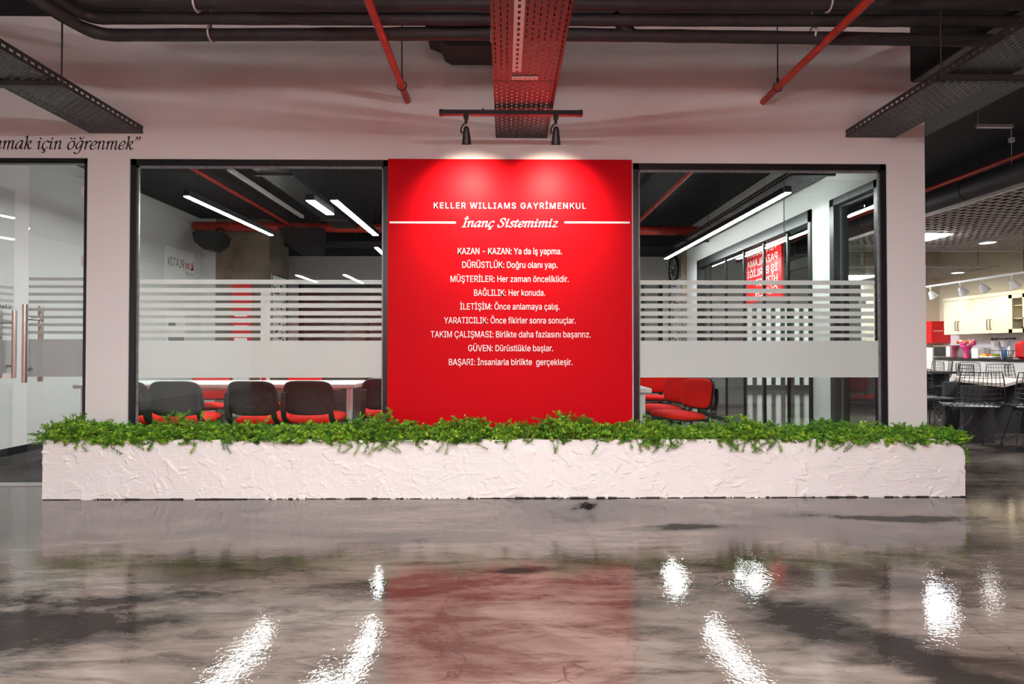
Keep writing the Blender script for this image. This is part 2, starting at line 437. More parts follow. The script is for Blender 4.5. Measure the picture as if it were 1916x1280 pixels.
def lettering(name, s, origin, u, width, caph, m, parent=None, bold=0.0, thick=0.003, n=None, space=1.0):
    """text from origin (left end of baseline) along unit vector u, fitted to width; normal n points at the reader"""
    vs, fs = font_mesh(s, bold, 0.5, space)
    x0 = min(v.x for v in vs); x1 = max(v.x for v in vs); z0 = min(v.z for v in vs); z1 = max(v.z for v in vs)
    u = Vector(u); n = Vector(n) if n else Vector((0, -1, 0)); o = Vector(origin)
    mb = MB()
    out = []
    for v in vs:
        out.append(o + u * ((v.x - x0) / (x1 - x0) * width) + Vector((0, 0, 1)) * (v.y / CAPH * caph) + n * ((v.z - z0) / (z1 - z0) * thick))
    mb.add(out, fs)
    return mb.build(name, m, parent)

PEN = {   # strokes of an italic serif hand, x height 100
 'n': (88, [[(0,80),(15,97),(20,88),(20,0)], [(20,58),(40,91),(57,99),(66,85),(65,20),(71,2),(86,16)]]),
 'm': (130, [[(0,80),(15,97),(20,88),(20,0)], [(20,58),(38,91),(54,99),(63,86),(63,0)], [(63,58),(82,91),(98,99),(107,85),(106,20),(112,2),(128,16)]]),
 'a': (86, [[(66,90),(47,100),(20,74),(8,32),(20,2),(42,14),(63,58)], [(69,99),(63,25),(69,2),(85,16)]]),
 'k': (82, [[(2,142),(18,150),(18,0)], [(18,50),(40,86),(60,98),(68,82),(50,58),(22,51)], [(38,53),(58,10),(72,1),(86,14)]]),
 'i': (46, [[(0,80),(15,97),(20,88),(20,18),(26,2),(42,16)]]),
 'c': (68, [[(63,82),(50,100),(22,82),(8,38),(23,2),(48,5),(66,22)]]),
 'o': (82, [[(46,100),(18,82),(8,36),(26,0),(54,8),(72,44),(68,84),(46,100)]]),
 'g': (84, [[(66,90),(47,100),(20,74),(9,36),(22,6),(43,16),(64,58)], [(71,99),(64,10),(54,-36),(28,-52),(0,-40)]]),
 'r': (58, [[(0,80),(15,97),(20,88),(20,0)], [(20,56),(36,88),(52,100),(62,92)]]),
 'e': (70, [[(12,44),(48,50),(64,76),(48,100),(22,84),(8,38),(24,2),(50,6),(68,24)]]),
 's': (60, [[(55,84),(40,100),(20,90),(24,64),(46,42),(50,16),(28,0),(4,16)]]),
 't': (48, [[(28,128),(17,30),(24,2),(44,14)], [(4,95),(46,97)]]),
 'z': (70, [[(10,92),(36,96),(64,93)], [(64,93),(8,5)], [(8,5),(36,4),(64,8)]]),
 'S': (92, [[(82,116),(70,144),(36,146),(22,114),(52,80),(74,48),(60,6),(24,-2),(4,32)]]),
 'I': (58, [[(30,143),(30,2)], [(8,144),(52,144)], [(8,0),(52,0)]]),
}
MARK = {'ç': ('c', [[(36,0),(32,-12),(46,-22),(38,-40),(18,-40)]], []), 'ö': ('o', [], [(26,130),(60,130)]), 'ğ': ('g', [[(28,142),(46,122),(70,142)]], []), 'i': ('i', [], [(22,130)]), 'İ': ('I', [], [(34,172)])}

def pen_mesh(text, nib, thin, slant=0.2, ang=35, space=52):
    """flat outline prisms for each stroke; units: x height 100"""
    a = math.radians(ang); mb = MB(); x = 0.0
    def cr(P):
        if len(P) == 2: P = [P[0], ((P[0][0]+P[1][0])/2, (P[0][1]+P[1][1])/2), P[1]]
        Q = [Vector(p) for p in P]; Q = [2*Q[0]-Q[1]] + Q + [2*Q[-1]-Q[-2]]; out = []
        for i in range(1, len(Q) - 2):
            for k in range(7):
                t = k / 7
                out.append(0.5*((2*Q[i]) + (Q[i+1]-Q[i-1])*t + (2*Q[i-1]-5*Q[i]+4*Q[i+1]-Q[i+2])*t*t + (3*Q[i]-Q[i-1]-3*Q[i+1]+Q[i+2])*t**3))
        return out + [Q[-2]]
    def put(P2):   # convex outline -> prism
        n = len(P2); vs = [(p[0], p[1], 0) for p in P2] + [(p[0], p[1], 1) for p in P2]
        mb.add(vs, [tuple(range(n)), tuple(range(2*n-1, n-1, -1))] + [(i, n+i, n+(i+1) % n, (i+1) % n) for i in range(n)])
    def stroke(P, dx):
        pts = [Vector((p.x + p.y*slant + dx, p.y)) for p in cr(P)]
        L, Rr = [], []
        for i, p in enumerate(pts):
            d = pts[min(i+1, len(pts)-1)] - pts[max(i-1, 0)]
            d.normalize(); nrm = Vector((-d.y, d.x)); ph = math.atan2(d.y, d.x)
            w = math.sqrt((nib * math.sin(ph - a))**2 + thin**2) / 2
            L.append(p + nrm*w); Rr.append(p - nrm*w)
        for i in range(len(pts) - 1): put([Rr[i], Rr[i+1], L[i+1], L[i]])
        for p in (pts[0], pts[-1]):
            w = (nib*0.55 + thin)/2.6
            put([(p.x + w*math.cos(k*PI/4), p.y + w*math.sin(k*PI/4)) for k in range(8)])
    for ch in text:
        if ch == ' ': x += space; continue
        if ch == '”':
            for q in (0, 30):
                stroke([(16+q,150),(19+q,134),(6+q,114)], x); put([(x+16+q+30+nib*.6*math.cos(k*PI/5), 146+nib*.6*math.sin(k*PI/5)) for k in range(10)])
            x += 70; continue
        base, ex, dots = MARK.get(ch, (ch, [], []))
        adv, st = PEN[base]
        for P in st + ex: stroke(P, x)
        for (dx, dy) in dots: put([(x+dx+dy*slant+nib*.58*math.cos(k*PI/5), dy+nib*.58*math.sin(k*PI/5)) for k in range(10)])
        x += adv + 6
    return mb, x

def pen_lettering(name, text, x0, x1, zbase, xh, Y, m, parent=None, nib=20, thin=5, thick=0.003, **kw):
    mb, w = pen_mesh(text, nib, thin, **kw)
    lo = min(v[0] for v in mb.v); hi = max(v[0] for v in mb.v)
    mb.v = [(x0 + (v[0]-lo)/(hi-lo)*(x1-x0), Y - v[2]*thick, zbase + v[1]/100*xh) for v in mb.v]
    return mb.build(name, m, parent)

# ------------------------------------------------------------------ the setting
struct(box(-7.5, 13, -7.5, 16, -0.1, 0).build('floor', M['floor']))
struct(box(WL, WR, WB - 0.01, 11.0, 0.0, 0.006).build('floor_carpet', M['carpet']))
struct(box(-7.5, 13, -7.5, 16, 4.1, 4.2).build('ceiling', M['black_ceiling']))
struct(box(WL - .1, WRO, WB, 11.1, 3.25, 3.33).build('ceiling_meeting', M['black_ceiling']))
ZT = wz(37)                        # top of the white wall
XE = wx(1732)                      # its free right end
XN = wx(1703, 100); ZN = wz(150)   # notch round the beam
d_r, d_t = wx(162, 500), wz(299)
d_l = -6.3
w1 = (wx(241), wx(727), wz(300), wz(812))
w2 = (wx(1185), wx(1661), wz(304), wz(812))
f = MB()
f.box(-7.5, d_l, WY, WB, 0, ZT)
f.box(d_l, d_r, WY, WB, d_t, ZT)
f.box(d_r, w1[0], WY, WB, 0, ZT)
f.box(w1[0], w1[1], WY, WB, w1[2], ZT); f.box(w1[0], w1[1], WY, WB, 0, w1[3])
f.box(w1[1], w2[0], WY, WB, 0, ZT)
f.box(w2[0], w2[1], WY, WB, w2[2], ZT); f.box(w2[0], w2[1], WY, WB, 0, w2[3])
f.box(w2[1], XN, WY, WB, 0, ZT)
f.box(XN, XE, WY, WB, 0, ZN)
rr = 0.045                         # rounded inner corner of the notch
f.prism([(XN, ZN)] + [(XN + rr - rr*math.cos(t*PI/12), ZN + rr - rr*math.sin(t*PI/12)) for t in range(6, -1, -1)], 'y', WY, WB)
struct(f.build('wall_front', M['wall']))
struct(box(-7.5, XN, WY + .02, WB, ZT, 4.1).build('ceiling_beam', M['black_ceiling']))
bm_ = MB(); bm_.box(XN, XN + 1.0, 0.5, 15.9, ZN + .01, 4.1)
bm_.cur = 1; bm_.box(XN + .01, XN + .99, 0.5, 15.9, ZN, ZN + .01)  # underside painted grey for the light it gets from below
struct(bm_.build('ceiling_beam', [M['black_ceiling'], M['lit_underside']]))
struct(box(7.4, 7.7, 3.0, 15.9, 3.45, 4.1).build('ceiling_beam', M['duct']))

# meeting room shell
struct(box(WL - .1, WL, WB, 9.25, 0, 3.25).build('wall_left', M['wall_grey']))
struct(box(WL - .1, atY(403, 500, 9.25).x, 9.25, 9.35, 0, 3.25).build('wall_return', M['wall_grey']))
struct(box(WL, WL + .012, WB + .01, 9.25, 0.006, .085).build('baseboard_left', M['frame']))
colx0, colx1 = atY(403, 500, 9.26).x, atY(503, 500, 9.26).x
struct(box(colx0, colx1, 9.26, 10.1, 0.006, 3.25).build('concrete_column', M['concrete']))
f = MB()
gx0, gx1, gz = atY(560, 523, 11).x, -0.9, 2.46
hx0, hx1 = 2.70, 3.12
f.box(WL, gx0, 11, 11.1, 0, 3.25); f.box(gx0, gx1, 11, 11.1, gz, 3.25); f.box(gx1, hx0, 11, 11.1, 0, 3.25)
f.box(hx0, hx1, 11, 11.1, gz, 3.25); f.box(hx1, WRO, 11, 11.1, 0, 3.25)
struct(f.build('wall_back', M['wall_grey']))
struct(box(WL, WR, 9.9, 10.98, 2.92, 3.25).build('ceiling_beam', M['black_ceiling']))
for nm, x0, x1, bars in (('window_4', gx0, gx1, (-2.75, )), ('door_3', hx0, hx1, ())):
    g = sroot(nm)
    b = MB(); t = .06
    b.box(x0, x1, 10.97, 11.08, gz - t, gz); b.box(x0, x0 + t, 10.97, 11.08, 0, gz); b.box(x1 - t, x1, 10.97, 11.08, 0, gz)
    for q in bars: b.box(q, q + .05, 10.98, 11.07, 0, gz)
    b.build('frame', M['frame'], g)
    box(x0 + t, x1 - t, 11.02, 11.03, 0.01, gz - t).build('pane', M['glass_far'], g)
f = MB()
fy0, fy1 = atX(1520, 500, WR).y, atX(1306, 500, WR).y      # folding glass doors
vy0, vy1 = atX(1650, 500, WR).y, atX(1556, 500, WR).y      # fixed pane
HT = 2.58
f.box(WR, WRO, WB, vy0, 0, 3.25); f.box(WR, WRO, vy0, vy1, HT, 3.25); f.box(WR, WRO, vy1, fy0, 0, 3.25)
f.box(WR, WRO, fy0, fy1, HT, 3.25); f.box(WR, WRO, fy1, 11.1, 0, 3.25)
struct(f.build('wall_right', M['wall']))
struct(box(3.17, WR, 9.95, 10.72, 0.006, 3.25).build('concrete_column', M['concrete']))
g = sroot('window_3'); t = .07
b = MB(); b.box(WR-.02, WRO, vy0, vy1, HT - t, HT); b.box(WR-.02, WRO, vy0, vy0 + t, 0, HT); b.box(WR-.02, WRO, vy1 - t, vy1, 0, HT); b.box(WR-.02, WRO, vy0, vy1, 0, .05)
b.build('frame', M['frame'], g)
b = MB(); b.box(WR+.05, WR+.06, vy0 + t, vy1 - t, .05, HT - t); b.build('pane', M['glass_far'], g)
b = MB(); b.box(WR+.045, WR+.065, vy0+t, vy0+t+.015, .05, HT-t); b.box(WR+.045, WR+.065, vy1-t-.015, vy1-t, .05, HT-t); b.box(WR+.045, WR+.065, vy0+t, vy1-t, HT-t-.015, HT-t); b.build('seal', M['seal'], g)
g = sroot('door_2')
b = MB(); b.box(WR-.02, WRO, fy0, fy1, HT - .13, HT); b.box(WR-.02, WRO, fy0, fy0+.05, 0, HT); b.box(WR-.02, WRO, fy1-.06, fy1, 0, HT)
b.box(WR-.02, WR+.09, fy0, fy1, 0.006, .07); b.build('frame', M['frame'], g)
ys = [fy0 + .05] + [atX(p, 700, WR + .04).y for p in (1476, 1431, 1393.6, 1359.5, 1331)] + [fy1 - .06]
for a0, a1 in zip(ys, ys[1:]):
    lf = box(WR+.035, WR+.045, a0 + .012, a1 - .012, .07, HT - .13).build('leaf', M['glass_far'], g)
    b = MB(); b.box(WR+.025, WR+.055, a1 - .014, a1 + .014, .07, HT - .13); b.build('stile', M['frame'], lf)

# hall and open office shell
struct(box(-7.6, -7.5, -7.5, WY, 2.9, 4.1).build('wall_hall_left', M['duct']))
struct(box(-7.6, -7.5, -7.5, WY, 0, 2.9).build('wall_hall_left', M['wall']))
struct(box(-7.5, 13, -7.6, -7.5, 2.9, 4.1).build('wall_hall_rear', M['duct']))
struct(box(-7.5, 13, -7.6, -7.5, 0, 2.9).build('wall_hall_rear', M['red_wall']))
struct(box(-1.9, 2.4, -2.35, -2.15, 0, 4.1).build('bounce_wall', M['red_wall']))  # unseen red wall added to bounce pink light onto the front wall
struct(box(13, 13.1, -7.5, 16, 0, 4.1).build('wall_office_right', M['wall_grey']))
struct(box(-7.5, 13, 15.9, 16, 0, 4.1).build('wall_far', M['wall_grey']))

# front windows
STR = [(523, 531.5), (538.7, 547.2), (553.2, 561.8), (567.2, 575.8), (581.8, 590), (595.4, 603.8), (609.7, 618.2), (624, 631)]
def front_window(nm, x0, x1, zt, zb, fx0, fx1, bx0, bx1):
    g = sroot(nm); t = .047
    y0, y1 = WY + .010, WY + .040
    b = MB(); b.box(x0, x1, y0, y1, zt - t, zt); b.box(x0, x1, y0, y1, zb, zb + t)
    b.box(x0, x0 + t, y0, y1, zb, zt); b.box(x1 - t, x1, y0, y1, zb, zt); b.build('frame', M['frame'], g)
    q = .018
    b = MB(); b.box(x0+t, x1-t, WY+.026, WY+.040, zt-t-q, zt-t); b.box(x0+t, x0+t+q*.7, WY+.026, WY+.040, zb+t, zt-t); b.box(x1-t-q*.7, x1-t, WY+.026, WY+.040, zb+t, zt-t)
    b.build('seal', M['seal'], g)
    b = MB(); b.box(x0 + t, x1 - t, WY+.030, WY+.036, zb + t, zt - t); p = b.build('pane', M['glass'], g)
    b = MB()
    for (ya, yb) in STR: b.box(fx0, fx1, WY+.0362, WY+.0372, wz(yb), wz(ya))
    b.box(bx0, bx1, WY+.0362, WY+.0372, wz(707), wz(637.5))
    b.build('frosted_film', M['film'], p)
front_window('window_1', *w1, wx(256), wx(713), wx(250), wx(718))
front_window('window_2', *w2, wx(1195), wx(1642), wx(1190), wx(1650))

# glass double door at the left
g = sroot('door_1')
b = MB(); t = .04
b.box(d_l, d_r, WY+.01, WB-.01, d_t - t, d_t); b.box(d_r - t*.8, d_r, WY+.01, WB-.01, 0, d_t); b.build('frame', M['frame'], g)
box(d_l, d_r, WY-.005, WB+.02, 0.0005, .008).build('threshold', M['galv'], g)
def leaf(loc, w, rz, hx, hside, name):
    """glass leaf hinged at loc; w signed width along local x"""
    lf = bpy.data.objects.new('leaf', None); C.objects.link(lf); lf.parent = g; lf.location = loc; lf.rotation_euler = (0, 0, rz)
    a, c = min(0, w), max(0, w)
    box(a + .005, c - .005, -.005, .005, .012, d_t - .05).build('pane', M['glass'], lf)
    b = MB()
    for k in range(8):
        y = 519 + k * 14.3
        b.box(a + .012, c - .012, -.0072, -.0062, wz(y + 5.6), wz(y))
    b.box(a + .012, c - .012, -.0072, -.0062, wz(705), wz(634.5)); b.build('frosted_film', M['film_door'], lf)
    b = MB()
    for s in (-1, 1):
        b.tube([(hx, s*.075, wz(715)), (hx, s*.075, wz(571))], .0185, 14)
    for z in (wz(689), wz(597)): b.tube([(hx, -.075, z), (hx, .075, z)], .011, 10)
    b.build('handle', M['steel'], lf)
    b = MB()
    for z in (wz(358), wz(487)):
        b.rbox(-.05 if w < 0 else .0, .0 if w < 0 else .05, -.014, .014, z - .045, z + .045, .004)
    b.build('hinge', M['hinge'], lf)
    return lf
xr = d_r - t*.8
lx = wx(41)
leaf((xr, WY + .06, 0), lx - xr, 0, lx - xr + .042, -1, 'leaf')
e = atY(27, 500, 5.22)
hx0_ = lx - .80
ang = math.atan2(e.y - (WY + .06), e.x - hx0_)
lf = leaf((hx0_, WY + .06, 0), math.hypot(e.y - WY - .06, e.x - hx0_), ang, math.hypot(e.y - WY - .06, e.x - hx0_) - .06, -1, 'leaf')
# black words on the open leaf, read from the hall
wleaf = math.hypot(e.y - WY - .06, e.x - hx0_)
lettering('lettering', 'NİYETİNİZ', (wleaf - .36, -.008, wz(567)), (1, 0, 0), .33, .03, M['letter_black'], lf, thick=.001)

# ------------------------------------------------------------------ red panel with its writing
px0, px1 = wx(728), wx(1180)
PF = WY - .05
panel = MB().box(px0, px1, PF, WY - .001, 0.0, atY(950, 298, PF).z).build('wall_panel', M['red_panel'])
tag(panel, 'tall red panel with white writing between the two big windows', 'panel')
def pl(px, py): return atY(px, py, PF)
def line(s, x0, x1, base, cap, space=1.0):
    a, b_ = pl(x0, base), pl(x1, base)
    lettering('lettering', s, (a.x, PF - .0005, a.z), (1, 0, 0), b_.x - a.x, cap / F * PF, M['letter_white'], panel, thick=.004, space=space)
LT = [('KAZAN - KAZAN: Ya da iş yapma.', 857, 1051, 475.6), ('DÜRÜSTLÜK: Doğru olanı yap.', 865, 1043, 501.3), ('MÜŞTERİLER: Her zaman önceliklidir.', 843, 1064, 527.6),
      ('BAĞLILIK: Her konuda.', 887, 1020, 553.4), ('İLETİŞİM: Önce anlamaya çalış.', 861, 1047, 579.3), ('YARATICILIK: Önce fikirler sonra sonuçlar.', 831, 1077, 605.2),
      ('TAKIM ÇALIŞMASI: Birlikte daha fazlasını başarırız.', 806, 1105, 631.3), ('GÜVEN: Dürüstlükle başlar.', 876, 1035, 657.2), ('BAŞARI: İnsanlarla birlikte  gerçekleşir.', 840, 1071, 683.2)]
for s, a, b_, y in LT: line(s, a, b_, y, 11.6)
line('KELLER WILLIAMS GAYRİMENKUL', 812, 1096, 390, 10.8, 1.18)
a, b_ = pl(864, 424.8), pl(1045, 424.8)
pen_lettering('lettering', 'İnanç Sistemimiz', a.x, b_.x, a.z, 10.8 / F * PF, PF - .0005, M['letter_white'], panel, nib=21, thin=6, thick=.004, slant=.24)
for x0, x1 in ((729, 853), (1056, 1178)):
    a, b_ = pl(x0, 418), pl(x1, 415)
    box(a.x, b_.x, PF - .004, PF, a.z, b_.z).build('rule', M['letter_white'], panel)

# black quotation above the door
o = pen_lettering('wall_lettering', 'kazanmak için öğrenmek”', wx(-75), wx(262), wz(283), 15.5 / F * WY, WY - .0005, M['letter_black'], None, nib=17, thin=5, thick=.002)
tag(o, 'black italic quotation lettering on the white wall above the glass door', 'wall lettering')

# ------------------------------------------------------------------ planter and shrubs
PY0 = atZ(945, 932.5, 0.0).y
PZ = atY(945, 823, PY0).z
plx0, plx1 = atY(80, 880, PY0).x, atY(1805, 880, PY0).x
PY1 = WY - .06
root = thing('planter', 'long low white stucco planter along the foot of the wall', 'planter', (0, 0, 0))
drop = atY(1740, 850, PY0).z
xs_r = atY(1742, 822, PY0).x
top = [(plx0, 0.0), (plx1, 0.0), (plx1, drop)]
for k in range(1, 9):
    t = k / 8 * PI / 2
    top.append((plx1 - (plx1 - xs_r) * (1 - math.cos(t)), drop + (PZ - drop) * math.sin(t)))
top.append((plx0, PZ))
rnd = random.Random(4)
b = MB()
# front and rear walls with slightly uneven faces, end walls, a soil bed between
def uneven(pts):
    return [(x + rnd.uniform(-.003, .003), z + (rnd.uniform(-.003, .003) if z > .01 else 0)) for x, z in pts]
dense = []
for (xa, za), (xb, zb) in zip(top, top[1:] + top[:1]):
    nseg = max(1, int(math.hypot(xb - xa, zb - za) / .12))
    for k in range(nseg): dense.append((xa + (xb - xa) * k / nseg, za + (zb - za) * k / nseg))
b.prism(uneven(dense), 'y', PY0 + .004, PY0 + .05)
# trowelled skin: overlapping plates of plaster pressed on one another
NX, NZ = 1250, 86
gx = np.linspace(plx0, plx1, NX)
tp = np.full(NX, PZ)
sel = gx > xs_r
tp[sel] = drop + (PZ - drop) * np.sqrt(np.clip(1 - ((gx[sel] - xs_r) / (plx1 - xs_r)) ** 2, 0, 1))
GX = np.repeat(gx[None, :], NZ, 0); GZ = np.linspace(0, 1, NZ)[:, None] * tp[None, :]
rg = np.random.default_rng(7)
H = np.zeros((NZ, NX))
for k in range(620):
    cx_, cz_ = rg.uniform(plx0, plx1), rg.uniform(0, PZ); a_, c_ = rg.uniform(.05, .20), rg.uniform(.025, .075); th = rg.uniform(-1.2, 1.2)
    i0, i1 = np.searchsorted(gx, [cx_ - .28, cx_ + .28])
    X_, Z_ = GX[:, i0:i1] - cx_, GZ[:, i0:i1] - cz_
    u_, v_ = (X_ * math.cos(th) + Z_ * math.sin(th)) / a_, (-X_ * math.sin(th) + Z_ * math.cos(th)) / c_
    an = np.arctan2(v_, u_); ph = rg.uniform(0, 6.28, 3)
    m_ = np.hypot(u_, v_) < 1 + .22 * np.sin(3 * an + ph[0]) + .13 * np.sin(7 * an + ph[1]) + .07 * np.sin(15 * an + ph[2])
    h_ = H[:, i0:i1]
    rad_ = np.hypot(u_, v_)[m_]; side_ = np.clip(np.cos(an[m_] - ph[2]), 0, 1)
    h_[m_] = h_[m_] * .25 + (.0020 + rg.uniform(.001, .0105) * np.clip(.5 + .5 * u_[m_] * rg.choice([-1, 1]), 0, 1) ** 2.0) + .0055 * side_ * np.clip((rad_ - .80) / .2, 0, 1) * rg.uniform(.2, 1)
skin = MB()
verts = np.stack([GX, PY0 - H, GZ], -1).reshape(-1, 3)
q_ = (np.arange(NZ - 1)[:, None] * NX + np.arange(NX - 1)[None, :]).reshape(-1)
skin.add(verts.tolist(), np.stack([q_, q_ + 1, q_ + NX + 1, q_ + NX], -1).tolist(), True)
b.add(skin.v, skin.f, True)
b.prism(uneven(dense), 'y', PY1 - .05, PY1)
b.box(plx0, plx0 + .05, PY0 + .05, PY1 - .05, 0, PZ - .002); b.box(plx1 - .05, plx1, PY0 + .05, PY1 - .05, 0, drop)
b.build('trough', M['stucco'], root)
b = MB(); x = plx0; b.box(plx0, plx1, PY0 - .004, PY0 + .004, 0, .004)
while x < plx1:                     # uneven dark joint at the floor
    w = rnd.uniform(.03, .12)
    b.box(x, min(plx1, x + w), PY0 - rnd.uniform(.003, .009), PY0 + .004, 0, rnd.uniform(.003, .010)); x += w
b.build('grout_line', M['soil'], root)
b = MB().box(plx0 + .05, xs_r, PY0 + .05, PY1 - .05, PZ - .09, PZ - .03); b.box(xs_r, plx1 - .05, PY0 + .05, PY1 - .05, PZ - .2, PZ - .09)
b.build('soil', M['soil'], root)

def foliage(cx, hw, h, seed, droop_right=False, over=0.5):
    """small-leaved branching sprigs radiating from a mound; leaves and stems meshes local to the shrub's base"""
    r = random.Random(seed); lv, ls = MB(), MB()
    front = PY0 - ((PY0 + PY1)/2 - .02)            # planter's front face in local y
    def leaf(p, tg, k):
        sd = tg.orthogonal().normalized(); sd = Matrix.Rotation(k*2.4 + r.uniform(-.5, .5), 3, tg) @ sd
        ld = (sd*.9 + tg*.5 + Vector((0, -.1, .2))).normalized()
        wd = ld.cross(tg)
        if wd.length < 1e-4: return
        wd.normalize(); ln = r.uniform(.012, .020); ww = ln*.30; up = wd.cross(ld)*ln*.10
        q1 = p + ld*ln*.30; q2 = p + ld*ln*.78
        lv.add([p, q1 + wd*ww + up, q2 + wd*ww*.9 + up, p + ld*ln, q2 - wd*ww*.9 + up, q1 - wd*ww + up], [(0, 1, 2, 3, 4, 5)])
    def sprig(pts, dens):
        ls.tube(pts, .0015, 3)
        L = sum((b_ - a_).length for a_, b_ in zip(pts, pts[1:])); m = int(L/dens) + 5; seg = len(pts) - 1
        for k in range(m):
            u = min(seg - 1e-4, (.12 + .88*k/(m - 1))*seg); i0 = int(u)
            leaf(pts[i0].lerp(pts[i0+1], u - i0), (pts[i0+1] - pts[i0]).normalized(), k)
    def grow(p0, d, L, bend, seg=4, wob=.22):
        pts = [p0]; dd = d.normalized()
        for k in range(seg):
            dd = (dd + bend + Vector((r.uniform(-wob, wob), r.uniform(-wob, wob), r.uniform(-wob*.5, wob*.5)))).normalized(); pts.append(pts[-1] + dd*(L/seg))
        return pts
    n = int(84 * max(1, hw / .2))
    for i in range(n):
        a = r.uniform(0, 2*PI); q = math.sqrt(r.random())
        bx, by = hw*1.0*q*math.cos(a), .150*q*math.sin(a)
        hh = h*(1.0 - .42*q*q)*r.uniform(.62, 1.02)
        out = Vector((bx/hw*.55, by/.15*.5, 0))
        lv.cur = 0 if r.random() < .62 else 1
        main = grow(Vector((bx, by, 0)), out + Vector((r.uniform(-.25, .25), r.uniform(-.25, .25), 1)), hh, out*.12)
        sprig(main, .0062)
        for b_ in range(4):                          # side twigs spreading outwards
            t = r.uniform(.25, .95)*4; i0 = min(3, int(t)); p = main[i0].lerp(main[i0+1], t - i0)
            an = r.uniform(0, 2*PI)
            sprig(grow(p, Vector((math.cos(an), math.sin(an)*.9 - .15, r.uniform(.05, .7))), r.uniform(.035, .075), Vector((0, 0, .02)), 3), .0058)
    for i in range(int(over*26)):                    # sprigs hanging over the front lip
        x = r.uniform(-hw, hw)*.9; dz = -r.uniform(.0, .075) if r.random() < over else r.uniform(.0, .04)
        lv.cur = r.randint(0, 1)
        y0_ = r.uniform(front + .09, front + .16)
        P = [Vector((x, y0_, .05)), Vector((x + r.uniform(-.02, .02), front + .055, r.uniform(.085, .12))), Vector((x + r.uniform(-.03, .03), front - .008, r.uniform(.072, .09))),
             Vector((x + r.uniform(-.05, .05), front - .035, .045 + dz*.4)), Vector((x + r.uniform(-.06, .06), front - .035, .035 + dz))]
        sprig(P, .0058)
    if droop_right:
        end = plx1 - cx
        for i in range(34):
            y = r.uniform(front + .02, front + .36); x = r.uniform(-.04, .06)
            P = [Vector((x, y, .03)), Vector((x + .08, y + r.uniform(-.03, .03), r.uniform(.08, .13))), Vector((end*.75 + r.uniform(-.05, .05), y + r.uniform(-.05, .03), r.uniform(.03, .09))),
                 Vector((end + r.uniform(-.05, .03), y + r.uniform(-.06, .03), r.uniform(-.06, .0))), Vector((end + r.uniform(-.02, .04), y + r.uniform(-.07, .02), r.uniform(-.13, -.04)))]
            lv.cur = r.randint(0, 1); sprig(P, .0055)
    return lv, ls
TUFTS = [(150, 772, 58, "low green shrub filling the planter's left end"), (216, 790, 42, "green shrub in front of the white pier beside the glass door"),
    (282, 790, 42, "green shrub at the left window's black left jamb"), (345, 771, 44, "green shrub with a raised tip below the first full black chair back"),
    (415, 790, 42, "green shrub below the red chair seen across the meeting table"), (480, 779, 46, "green shrub below the second full black chair back"),
    (565, 786, 46, "green shrub below the third full black chair back"), (637, 787, 40, "green shrub in front of the white table's square leg"),
    (708, 766, 58, "tall spilling green shrub where the left window meets the red panel"), (790, 786, 44, "green shrub in front of the red panel near its left edge"),
    (868, 774, 48, "bushy green shrub left of the red panel's middle"), (960, 786, 46, "green shrub under the middle of the red panel"),
    (1060, 768, 50, "peaked green shrub right of the red panel's middle"), (1130, 788, 42, "green shrub in front of the red panel near its right edge"),
    (1212, 780, 54, "green shrub spilling over below the right window's left jamb"), (1292, 790, 44, "green shrub below the two red chairs in the right window"),
    (1378, 777, 58, "bushy spilling green shrub below the folding glass doors"), (1455, 790, 44, "green shrub below the right end of the folding glass doors"),
    (1545, 781, 60, "dark green spiky shrub below the white pier in the right window"), (1625, 790, 44, "green shrub at the right window's black right jamb"),
    (1690, 794, 42, "green shrub in front of the white wall's plain right end"), (1748, 799, 52, "trailing green shrub drooping over the planter's right end")]
for k, (px, ty, hw, lab) in enumerate(TUFTS):
    yc = (PY0 + PY1) / 2 - .02
    c = atY(px, 815, yc); zb = PZ - .055
    h = atY(px, ty, yc).z - zb
    rt = thing('shrub', lab, 'shrub', (c.x, yc, zb), 0, 'green shrubs in the planter')
    lv, ls = foliage(c.x, hw / F * yc, h, 100 + k, droop_right=(k == 21), over=.8 if k in (8, 14, 16, 18) else .5 if k in (2, 10) else .18)
    lv.build('leaves', [M['leaf'], M['leaf_b']] if k not in (2, 18, 20, 21) else [M['leaf_b'], M['leaf']], rt)
    ls.build('stems', M['stem'], rt)

# ------------------------------------------------------------------ cable trays, pipes, hangers
def perforated(b, x0, x1, y0, y1, z, rows, pitch, slot, th=.003, ax='y'):
    """slotted sheet: continuous ribs and bridges between the slots"""
    def bx(a0, a1, c0, c1):
        if ax == 'y': b.box(a0, a1, c0, c1, z, z + th)
        else: b.box(c0, c1, a0, a1, z, z + th)
    p = (x1 - x0) / rows; sw = p * .26
    xs = [x0] + [x0 + p * (k + .5) for k in range(rows)] + [x1]
    e = x0
    for k in range(rows):
        cxx = x0 + p * (k + .5); bx(e, cxx - sw / 2, y0, y1); e = cxx + sw / 2
        y = y0 - (k % 2) * pitch / 2
        while y < y1:
            c0, c1 = max(y0, y), min(y1, y + pitch - slot)
            if c1 > c0: bx(cxx - sw / 2, cxx + sw / 2, c0, c1)
            y += pitch
    bx(e, x1, y0, y1)

